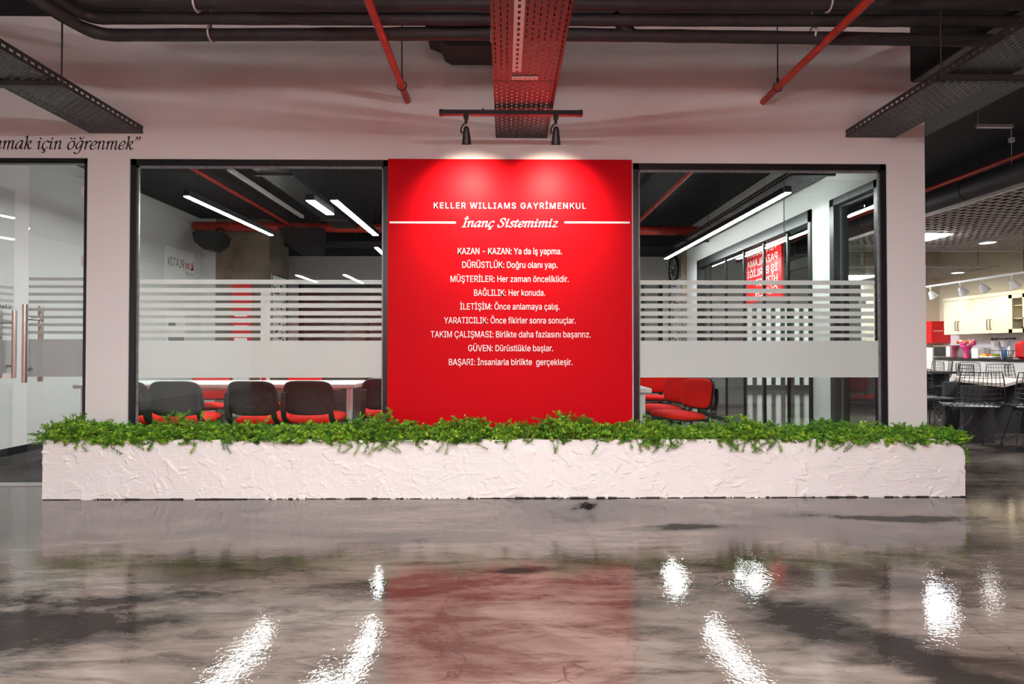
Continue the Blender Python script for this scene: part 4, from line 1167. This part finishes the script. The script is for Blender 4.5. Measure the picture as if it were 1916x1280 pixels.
led_bar('added bar light far down the corridor to brighten the slatted screen', (7.0, 13.2, 2.75), (9.0, 13.2, 2.75), CEIL, M['led'], .08)  # added lamp, brightens the slats
t = thing('slatted_screen', 'white vertical slatted screen at the far end, seen through the folding doors', 'screen', (0, 14.6, 0))
xs0, xs1 = atY(1398, 700, 14.6).x, atY(1560, 700, 14.6).x
MB().box(xs0, xs1, -.03, .03, 0, .14).build('base_rail', M['frame'], t)
MB().box(xs0, xs1, .04, .06, .14, 2.25).build('backing', M['frame'], t)
bb = MB(); x = xs0
while x < xs1: bb.box(x, x + .125, -.03, .03, .14, 2.25); x += .25
bb.build('slats', M['white_lam'], t)

# ------------------------------------------------------------------ kitchen and open office at the right
KX = 9.95           # kitchen wall
KY = 12.6
struct(box(KX, KX + .1, 4.0, KY, 0, 3.3).build('wall_kitchen_right', M['kitchen_wall']))
struct(box(8.2, KX + .1, KY, KY + .1, 0, 3.3).build('wall_kitchen_back', M['kitchen_wall']))
struct(box(KX - .012, KX, 4.0, KY, .92, 1.40).build('wall_splashback', M['splash']))
UX = KX - .36
uz0, uz1 = atX(1766, 627, UX).z, atX(1766, 565, UX).z
def uy(px): return atX(px, 600, UX).y
def handle_mesh(z0, z1, x, y):
    b = MB(); b.tube([(x, y, z0), (x - .03, y, z0 + .008), (x - .034, y, z0 + .03), (x - .034, y, z1 - .03), (x - .03, y, z1 - .008), (x, y, z1)], .0075, 6); return b
def cabinet(label, y0, y1, x0, x1, z0, z1, m, glazed=False, hz=None, group=None, plinth=False):
    """front faces -x at x0; y0 is the far end"""
    t = thing('cabinet', label, 'cabinet', ((x0 + x1)/2, (y0 + y1)/2, z0), 0, group)
    dx, dy, H = (x1 - x0)/2, (y0 - y1)/2, z1 - z0
    b = MB()
    if glazed:
        b.box(dx - .02, dx, -dy, dy, 0, H); b.box(-dx + .02, dx, -dy, -dy + .02, 0, H); b.box(-dx + .02, dx, dy - .02, dy, 0, H); b.box(-dx + .02, dx, -dy, dy, 0, .02); b.box(-dx + .02, dx, -dy, dy, H - .02, H)
        for q in (.36, .70): b.box(-dx + .04, dx, -dy, dy, H*q, H*q + .018)
    else: b.box(-dx + .02, dx, -dy, dy, .1 if plinth else 0, H)
    b.build('body', m, t)
    if plinth: MB().box(-dx + .07, dx, -dy, dy, 0, .1).build('plinth', M['dark_panel'], t)
    for s in (-1, 1):
        a0, a1 = (0.003, dy - .003) if s > 0 else (-dy + .003, -.003)
        zb = .105 if plinth else .004
        b = MB()
        if glazed:
            q = .07
            b.box(-dx, -dx + .02, a0, a0 + q, zb, H - .004); b.box(-dx, -dx + .02, a1 - q, a1, zb, H - .004); b.box(-dx, -dx + .02, a0, a1, zb, zb + q); b.box(-dx, -dx + .02, a0, a1, H - q, H - .004)
        else: b.rbox(-dx, -dx + .019, a0, a1, zb, H - .004, .003)
        d = b.build('door', m, t)
        if glazed: MB().box(-dx + .008, -dx + .012, a0 + .07, a1 - .07, zb + .07, H - .07).build('pane', M['glass_far'], d)
        h0, h1 = hz
        handle_mesh(h0 - z0, h1 - z0, -dx, s*.035).build('handle', M['handle'], d)
    return t
GU, GL = 'cream wall cabinets', 'pale base cabinets'
yA, yB, yC = uy(1766), uy(1820), uy(1887)
hz = (uz0 + .08, uz0 + .28)
cabinet('cream wall cabinet beside the red box, first of the row', yA, yB, UX, KX - .004, uz0, uz1, M['cabinet'], False, hz, GU)
cabinet('cream wall cabinet above the hanging rail, next to the glazed one', yB, yC, UX, KX - .004, uz0, uz1, M['cabinet'], False, hz, GU)
yD = yC - (yB - yC)
gc = cabinet('cream glazed wall cabinet with jars on its shelves', yC, yC - .72, UX, KX - .004, uz0, uz1, M['cabinet'], True, hz, GU)
cabinet('cream wall cabinet cut by the frame edge', yC - .72, yC - 1.5, UX, KX - .004, uz0, uz1, M['cabinet'], False, hz, GU)
t = MB().box(UX - .02, KX, yC - 1.5, yA, uz1, uz1 + .07).build('cabinet_cornice', M['cabinet']); tag(t, 'cream cornice board along the top of the wall cabinets', 'cornice')
r = random.Random(2)
for k in range(4):
    b = MB().lathe([(.0, 0), (.038, 0), (.040, .02), (.038, .09), (.03, .11)], (0, 0, 0), 12)
    o = b.build('jar', M['jar']); o.location = (UX + .16, yC - .14 - .11*k, uz0 + .021); tag(o, 'brown jar on the glazed cabinet\'s bottom shelf, %s' % ('far one', 'next to the far one', 'next to the near one', 'near one')[k], 'jar', 'jars in the glazed cabinet')
    MB().lathe([(.033, .108), (.033, .128), (.0, .13)], (0, 0, 0), 12).build('lid', M['white_plastic'], o)
# counter
CXF = KX - .62; CZ = .90
y0 = atX(1748, 680, CXF).y
y0 = min(y0, KY - .05)
for k, (a0, a1, lab) in enumerate(((y0, y0 - 1.25, 'pale base cabinet below the microwave, first of the row'), (y0 - 1.25, y0 - 2.25, 'pale base cabinet below the fruit trays'), (y0 - 2.25, y0 - 3.3, 'pale base cabinet right of the one below the fruit trays'))):
    cabinet(lab, a0, a1, CXF + .03, KX - .02, 0, CZ - .04, M['cabinet_low'], False, (.60, .80), GL, True)
ct_ = MB().rbox(CXF, KX - .013, y0 - 3.35, y0 + .02, CZ - .04, CZ, .004).build('countertop', M['counter']); tag(ct_, 'dark stone kitchen countertop on the pale base cabinets', 'countertop')
def on_counter(px, back=.25): 
    X = CXF + back; return Vector((X, atX(px, 660, X).y, CZ))
# white coffee machine left of counter, microwave, bouquet, tissue box, jars, fruit trays, rack, red vase
t = thing('fridge', 'low white refrigerator in the kitchen corner', 'refrigerator', (atY(1748, 700, 12.38).x, 12.36, 0))
MB().rbox(-.26, .26, -.23, .22, 0, 1.12, .02).build('body', M['white_plastic'], t); MB().rbox(-.255, .255, -.26, -.232, .06, 1.11, .01).build('door', M['white_plastic'], t); MB().box(.06, .14, -.262, -.26, .98, 1.04).build('display', M['dark_glass'], t)
p = on_counter(1779)
t = thing('microwave', 'silver microwave oven with dark door on the countertop', 'microwave', p)
MB().rbox(-.19, .19, -.25, .25, 0, .27, .012).build('body', M['steel'], t); MB().box(-.196, -.19, -.10, .22, .03, .24).build('door', M['dark_glass'], t); MB().box(-.198, -.19, -.22, -.12, .03, .24).build('control_panel', M['white_plastic'], t)
p = on_counter(1808)
t = thing('flower_bouquet', 'pink wrapped flower bouquet standing on the countertop', 'flowers', p)
b = MB(); b.lathe([(.05, 0), (.055, .05), (.04, .10), (.09, .22), (.12, .27), (.10, .25), (.03, .1)], (0, 0, 0), 14); b.build('wrapping', M['pink'], t)
for k in range(14):
    a_ = r.uniform(0, 2*PI); q = math.sqrt(r.random())*.14
    b = MB(); b.ball((q*math.cos(a_), q*math.sin(a_), .31 + r.uniform(-.02, .06)), .036, 8); b.build('blossom', M[('pink', 'cream', 'orange')[k % 3]], t)
p = on_counter(1829); t = MB().rbox(-.06, .06, -.08, .08, 0, .2, .006).build('tissue_box', M['paper'], loc=p); tag(t, 'white box on the countertop right of the bouquet', 'box')
for k, (px, mm, lab) in enumerate(((1843, 'yellow', 'yellow fruit on the countertop'), (1853, 'orange', 'red-orange fruit on the countertop'), (1862, 'green', 'green fruit on the countertop'))):
    p = on_counter(px, .15); 
    t = thing('fruit_tray', 'small tray of %s' % lab, 'fruit tray', p, 0, 'fruit trays on the counter')
    MB().lathe([(.05, 0), (.085, .012), (.10, .05), (.097, .05), (.08, .016), (.0, .012)], (0, 0, 0), 14).build('tray', M['white_plastic'], t)
    for j in range(6):
        b = MB(); b.ball((.045*math.cos(j*PI/3), .045*math.sin(j*PI/3), .055 + .012*(j % 2)), .034, 8); b.build('fruit', M[mm], t)
p = on_counter(1885, .2)
t = thing('wire_rack', 'dark wire dish rack on the countertop', 'rack', p)
b = MB()
for z in (.03, .16): b.tube([(-.12, -.25, z), (.12, -.25, z), (.12, .25, z), (-.12, .25, z)], .006, 6, closed=True)
for k in range(11):
    y = -.25 + .05*k; b.tube([(-.12, y, .16), (-.1, y, .03), (.1, y, .03), (.12, y, .16)], .003, 5)
for s in (-1, 1):
    for q in (-1, 1): b.tube([(s*.11, q*.22, 0), (s*.12, q*.25, .16)], .005, 5)
b.build('basket', M['black_metal'], t)
for px, mm, lab in ((1880, 'blue', 'blue bottle behind the wire rack'), (1889, 'white_plastic', 'white bottle behind the wire rack')):
    p = on_counter(px, .40); o = MB().lathe([(.0, 0), (.035, 0), (.037, .14), (.02, .18), (.012, .2), (.012, .24), (.0, .24)], (0, 0, 0), 14).build('bottle', M[mm], loc=p); tag(o, lab, 'bottle')
p = on_counter(1915, .25); o = MB().rbox(-.10, .10, -.09, .09, 0, .34, .05).build('pitcher', M['sign_red'], loc=p); tag(o, 'red container on the countertop at the frame edge', 'container')
# rail with white containers on the splashback
yr0, yr1 = atX(1857, 635, KX - .05).y, atX(1897, 635, KX - .05).y
zr = atX(1877, 634, KX - .05).z
t = thing('kitchen_rail', 'dark wall rail with hanging white tubs over the countertop', 'rail', (KX - .05, (yr0 + yr1)/2, zr))
hh = (yr0 - yr1)/2
b = MB(); b.tube([(0, -hh, 0), (0, hh, 0)], .010, 8); b.tube([(0, -hh, 0), (.038, -hh, 0)], .008, 6); b.tube([(0, hh, 0), (.038, hh, 0)], .008, 6); b.ball((0, -hh - .01, 0), .02); b.ball((0, hh + .01, 0), .02); b.build('bar', M['black_metal'], t)
for q in (-.28, .30):
    b = MB(); b.lathe([(.05, -.16), (.075, -.05), (.08, -.045), (.07, -.05), (.045, -.15)], (-.06, q*hh*1.6, 0), 12); b.build('tub', M['white_plastic'], t)
    b = MB(); b.tube([(-.06, q*hh*1.6, -.06), (-.02, q*hh*1.6, .015), (.004, q*hh*1.6, .012)], .004, 5); b.build('hook', M['black_metal'], t)
# red box with white word
a, b_ = atY(1743, 601, KY - .32), atY(1786, 642, KY - .32)
t = thing('wall_box', 'red wall box with a white word beside the wall cabinets', 'box', ((a.x + b_.x)/2, KY - .16, (a.z + b_.z)/2))
w, h = (b_.x - a.x)/2, (a.z - b_.z)/2
MB().rbox(-w, w, -.16, .16, -h, h, .006).build('body', M['sign_red'], t)
lettering('lettering', 'Lenovo', (-w*.85, -.1605, h*.05), (1, 0, 0), w*.8, h*.16, M['letter_white'], t, thick=.002)
# wall socket
p = atX(1800, 643, KX - .012); t = MB().rbox(-.012, 0, -.06, .06, -.045, .045, .004).build('wall_socket', M['white_plastic'], loc=p); tag(t, 'white wall socket above the bouquet', 'socket')

# kitchen track with four white spots
RX = 8.9
ra_, rb_ = atX(1733, 537, RX), atX(1916, 512, RX)
t = thing('track_light', 'white ceiling track with four white spotlights in the kitchen', 'track light', (RX, 0, ra_.z))
MB().box(-.02, .02, rb_.y - 1.2, ra_.y + .3, -.015, .02).build('track', M['white_metal'], t)
rods(t, [(0, y, .02, CEIL - ra_.z, .006) for y in (rb_.y, ra_.y)], M['black_metal'], 'mount')
for px, py in ((1741, 547), (1797, 540), (1837, 532), (1893, 526)):
    y = atX(px, py, RX).y
    hd = bpy.data.objects.new('spotlight', None); C.objects.link(hd); hd.parent = t; hd.location = (0, y, 0)
    b = MB(); b.tube([(0, 0, -.015), (0, 0, -.07)], .016, 8); b.tube([(0, 0, -.07), (.03, .04, -.10), (.03, .04, -.13)], .008, 6); b.build('arm', M['white_metal'], hd)
    R = Matrix.Rotation(math.radians(-35), 3, 'Y')
    MB().lathe([(.02, .05), (.045, .03), (.06, -.03), (.085, -.09), (.085, -.10), (.07, -.095)], (.02, 0, -.15), 16, R).build('shade', M['white_metal'], hd)
    MB().lathe([(.07, -.092), (.0001, -.0921)], (.02, 0, -.15), 14, R).build('lens', M['bulb'], hd)
    ld = bpy.data.lights.new('spotlight_beam', 'SPOT'); ld.energy = 24; ld.spot_size = math.radians(110); ld.spot_blend = .8; ld.color = (1.0, .80, .50); ld.shadow_soft_size = .05
    lo = bpy.data.objects.new('spotlight_beam', ld); C.objects.link(lo); lo.parent = hd; lo.location = (.10, 0, -.25); lo.rotation_euler = (0, math.radians(-55), 0)

# expanded mesh ceilings
def mesh_ceiling(label, x0, x1, y0, y1, z, pitch=.125):
    t = thing('mesh_ceiling', label, 'mesh ceiling', (x0, y0, z), 0, 'grey mesh ceilings')
    W, D = x1 - x0, y1 - y0; b = MB(); d = pitch
    def strip(p, q, h=.010, w=.015):
        u = Vector((q[0]-p[0], q[1]-p[1], 0))
        if u.length < .02: return
        n = Vector((-u.y, u.x, 0)).normalized()*w/2
        P = [Vector((p[0], p[1], 0)), Vector((q[0], q[1], 0))]
        vs = [P[0]-n, P[1]-n, P[1]+n, P[0]+n]; vs = vs + [v + Vector((0, 0, h)) for v in vs]
        b.add(vs, [(0,3,2,1),(4,5,6,7),(0,1,5,4),(1,2,6,5),(2,3,7,6),(3,0,4,7)])
    def clip(p, u):
        t0, t1 = -1e9, 1e9
        for a_, d_, hi in ((p[0], u[0], W), (p[1], u[1], D)):
            if abs(d_) < 1e-9: continue
            q0, q1 = (0 - a_)/d_, (hi - a_)/d_
            t0, t1 = max(t0, min(q0, q1)), min(t1, max(q0, q1))
        if t1 > t0: strip((p[0] + u[0]*t0, p[1] + u[1]*t0), (p[0] + u[0]*t1, p[1] + u[1]*t1))
    for ang_ in (math.radians(8), math.radians(98)):
        u = (math.cos(ang_), math.sin(ang_)); nrm = (-u[1], u[0])
        R_ = math.hypot(W, D); k = -int(R_/d)
        while k*d < R_:
            clip((W/2 + nrm[0]*k*d, D/2 + nrm[1]*k*d), u); k += 1
    b.build('mesh', M['mesh_strip'], t)
    e = MB(); q = .03
    e.box(0, W, -q, 0, 0, .04); e.box(0, W, D, D + q, 0, .04); e.box(-q, 0, -q, D + q, 0, .04); e.box(W, W + q, -q, D + q, 0, .04); e.build('edge_trim', M['galv'], t)
    rods(t, [(xx, yy, .02, CEIL - z, .004) for xx in (.2, W - .2) for yy in (.2, D - .2)])
MZ = 2.8
mx0 = atZ(1732, 407, MZ).x
my1 = atZ(1800, 470, MZ).y
mesh_ceiling('large grey diamond mesh ceiling raft over the office tables', mx0, KX - .5, 4.6, my1, MZ)
mesh_ceiling('smaller grey mesh ceiling raft at the far kitchen end', 5.9, 9.5, 10.6, 12.5, 2.66)
def panel_light(label, x0, x1, y0, y1, z):
    t = thing('panel_light', label, 'ceiling light', ((x0+x1)/2, (y0+y1)/2, z), 0, 'square panel lights in the mesh ceiling')
    w, d = (x1-x0)/2, (y1-y0)/2
    b = MB(); b.box(-w, w, -d, d, .01, .05); b.build('housing', M['white_metal'], t)
    MB().box(-w + .015, w - .015, -d + .015, d - .015, 0, .01).build('diffuser', M['panel_led'], t)
    rods(t, [(s*w*.7, 0, .05, CEIL - z, .003) for s in (-1, 1)], None, 'cable')
q = atZ(1785, 438.5, MZ - .02)
panel_light('square panel light in the mesh ceiling beside the white wall end', q.x - .62, q.x, q.y, q.y + .62, MZ - .02)
panel_light('square panel light farther back, seen in the right window', 7.2, 7.9, 11.6, 12.3, 2.63)
panel_light('square panel light nearest, overhead among the office tables', 6.2, 6.9, 5.3, 5.9, MZ - .02)
for (px, py, z, lab) in ((1848, 455, MZ - .012, 'round downlight in the large mesh ceiling'), (1792, 511, 2.645, 'round downlight near the kitchen track')):
    q = atZ(px, py, z)
    t = thing('downlight', lab, 'ceiling light', q, 0, 'round downlights')
    MB().lathe([(.12, .03), (.125, 0), (.105, 0), (.10, .01)], (0, 0, 0), 20).build('ring', M['white_metal'], t)
    MB().lathe([(.10, .006), (.0001, .0061)], (0, 0, 0), 20).build('lens', M['down_led'], t)
# red pipe and black duct along the office ceiling
rx = 5.95
ra_ = atX(1732, 357, rx)
t = thing('sprinkler_pipe', 'red pipe running on the dark duct over the office', 'pipe', (rx, 3.2, ra_.z))
MB().tube([(0, 0, 0), (0, 11, 0)], .03, 10).build('pipe_run', M['red_pipe'], t)
rods(t, [(0, y, .03, CEIL - ra_.z, .005) for y in (2.4, 5.0, 8)])
dz = ra_.z - .05
t = thing('air_duct', 'long dark air duct under the red pipe over the office', 'duct', (rx - .02, 3.0, dz))
b = MB(); b.tube([(0, 0, -.16), (0, 10.5, -.16)], .14, 18); 
for y in range(1, 10): b.tube([(0, y, -.16), (0, y + .03, -.16)], .148, 18)
b.build('duct_body', M['duct'], t)
for y in (2, 5, 8):
    b = MB(); rod(b, .15, y, -.31, CEIL - dz, .004); rod(b, -.15, y, -.31, CEIL - dz, .004); b.box(-.155, .155, y - .012, y + .012, -.312, -.30); b.build('hanger', M['galv'], t)
q = atY(1893, 240, 4.6)
b = MB(); 
t = thing('strut_hanger', 'small pale strut hanger under the dark office ceiling', 'hanger', (atY(1828, 238, 5.2).x, 5.2, atY(1828, 236, 5.2).z))
b.box(0, .34, -.015, .015, -.015, .015); rod(b, .01, 0, 0, CEIL - t.location.z, .005); rod(b, .33, 0, -.36, 0, .003); b.box(.31, .35, -.015, .015, -.15, -.11); b.build('strut', M['galv'], t)

# beige table, dark table
TH = .70
t = thing('office_table', 'large beige-topped table on dark panel legs at the right', 'table', (4.55, 5.9, 0))
la_ = atZ(1800, 711, TH); lb_ = atZ(1879, 719, TH); lc_ = lb_.lerp(atZ(1950, 701, TH), .5)
o_ = Vector((4.55, 5.9, 0))
A = [la_ - o_, lb_ - o_, lc_ - o_, lc_ - o_ + Vector((-.35, .75, 0)), la_ - o_ + Vector((.45, .5, 0))]
MB().prism([(p.x, p.y) for p in A], 'z', TH - .035, TH).build('tabletop', M['wood_top'], t)
g0 = atZ(1803, 830, 0); g1 = atZ(1873, 832, 0)
b = MB(); b.box(g0.x - o_.x, g1.x - o_.x, g0.y - o_.y, g0.y - o_.y + .04, 0, TH - .035); b.build('pedestal', M['dark_panel'], t)
b = MB(); b.box(g1.x - o_.x + .02, g1.x - o_.x + 1.2, g0.y - o_.y + .75, g0.y - o_.y + .8, 0.0, TH - .035); b.box(g1.x - o_.x + 1.0, g1.x - o_.x + 1.4, g0.y - o_.y + .3, g0.y - o_.y + .8, 0, TH - .035); b.build('modesty_panel', M['dark_panel'], t)
t = thing('office_table', 'dark table among the far wire chairs', 'table', (7.25, 10.3, 0))
MB().rbox(-.55, .55, -.8, .8, TH - .04, TH, .005).build('tabletop', M['dark_panel'], t)
for s in (-1, 1): MB().box(s*.45 - .04, s*.45 + .04, -.7, .7, 0, TH - .04).build('leg', M['dark_panel'], t)

def wire_chair(label):
    """wire shell side chair on a rod base, facing +y"""
    t = thing('wire_chair', label, 'chair', (0, 0, 0), 0, 'black wire chairs')
    prof = [(-.255, .84), (-.245, .74), (-.23, .64), (-.21, .55), (-.175, .475), (-.10, .445), (.0, .44), (.10, .445), (.18, .455), (.225, .45)]
    wid = [.19, .205, .215, .225, .235, .24, .24, .235, .22, .20]
    def P(i, s):    # i row index (float), s in -1..1
        i0 = min(int(i), len(prof) - 2); f_ = i - i0
        y = prof[i0][0]*(1-f_) + prof[i0+1][0]*f_; z = prof[i0][1]*(1-f_) + prof[i0+1][1]*f_; w = wid[i0]*(1-f_) + wid[i0+1]*f_
        lift = .035*s*s
        back = max(0, 1 - i/4.5)
        return Vector((s*w, y + lift*back, z + lift*(1-back)))
    b = MB(); n = len(prof) - 1
    for k in range(-4, 5): b.tube([P(j*.5, k/5) for j in range(2*n + 1)], .0032, 4)
    for j in range(1, 15): b.tube([P(j*n/15, -1 + q/4) for q in range(9)], .0032, 4)
    rim = [P(0, -1 + q/4) for q in range(9)] + [P(j*.5, 1) for j in range(1, 2*n + 1)] + [P(n, 1 - q/4) for q in range(1, 9)] + [P(n - j*.5, -1) for j in range(1, 2*n)]
    b.tube(rim, .0055, 6, closed=True); b.build('wire_shell', M['black_metal'], t)
    b = MB(); b.rbox(-.20, .20, -.17, .19, .452, .482, .012); b.build('seat_pad', M['black_plastic'], t)
    F_ = [(-.22, -.21), (.22, -.21), (.22, .20), (-.22, .20)]; U = [(-.13, -.10), (.13, -.10), (.13, .12), (-.13, .12)]
    for (x, y), (ux, uy_) in zip(F_, U):
        b = MB(); b.tube([(x, y, .006), (ux, uy_, .43)], .0065, 6); b.tube([(x, y, 0), (x, y, .012)], .011, 8); b.tube([(x, y, .012), (-ux*.2, uy_*.8, .26), (-ux, uy_, .43)], .004, 5); b.build('leg', M['black_metal'], t)
    b = MB(); b.tube([(ux, uy_, .43) for ux, uy_ in U], .006, 6, closed=True); b.build('seat_ring', M['black_metal'], t)
    return t
wc = wire_chair('nearest black wire chair, its back to the beige table\'s corner')
q = atZ(1826, 820, 0)
wc.location = (5.13, 6.08, 0); wc.rotation_euler = (0, 0, math.radians(-14))
dup(wc, (5.40, 6.98, 0), math.radians(-80), 'black wire chair just behind the nearest one, at the beige table\'s left edge')
dup(wc, (atY(1925, 760, 6.0).x, 5.95, 0), math.radians(-25), 'black wire chair cut by the frame edge under the beige table')
dup(wc, (atY(1900, 690, 8.7).x, 8.8, 0), math.radians(170), 'black wire chair across the beige table, facing it')
for (x, y, a_, lab) in ((8.2, 10.75, 80, 'far wire chair beside the white wall end, by the dark table'), (8.98, 11.45, 60, 'farthest wire chair, in front of the low refrigerator'),
                        (7.35, 9.08, 20, 'far wire chair at the near end of the dark table'), (8.28, 10.05, 95, 'far wire chair in front of the base cabinet below the microwave')):
    dup(wc, (x, y, 0), math.radians(a_), lab)
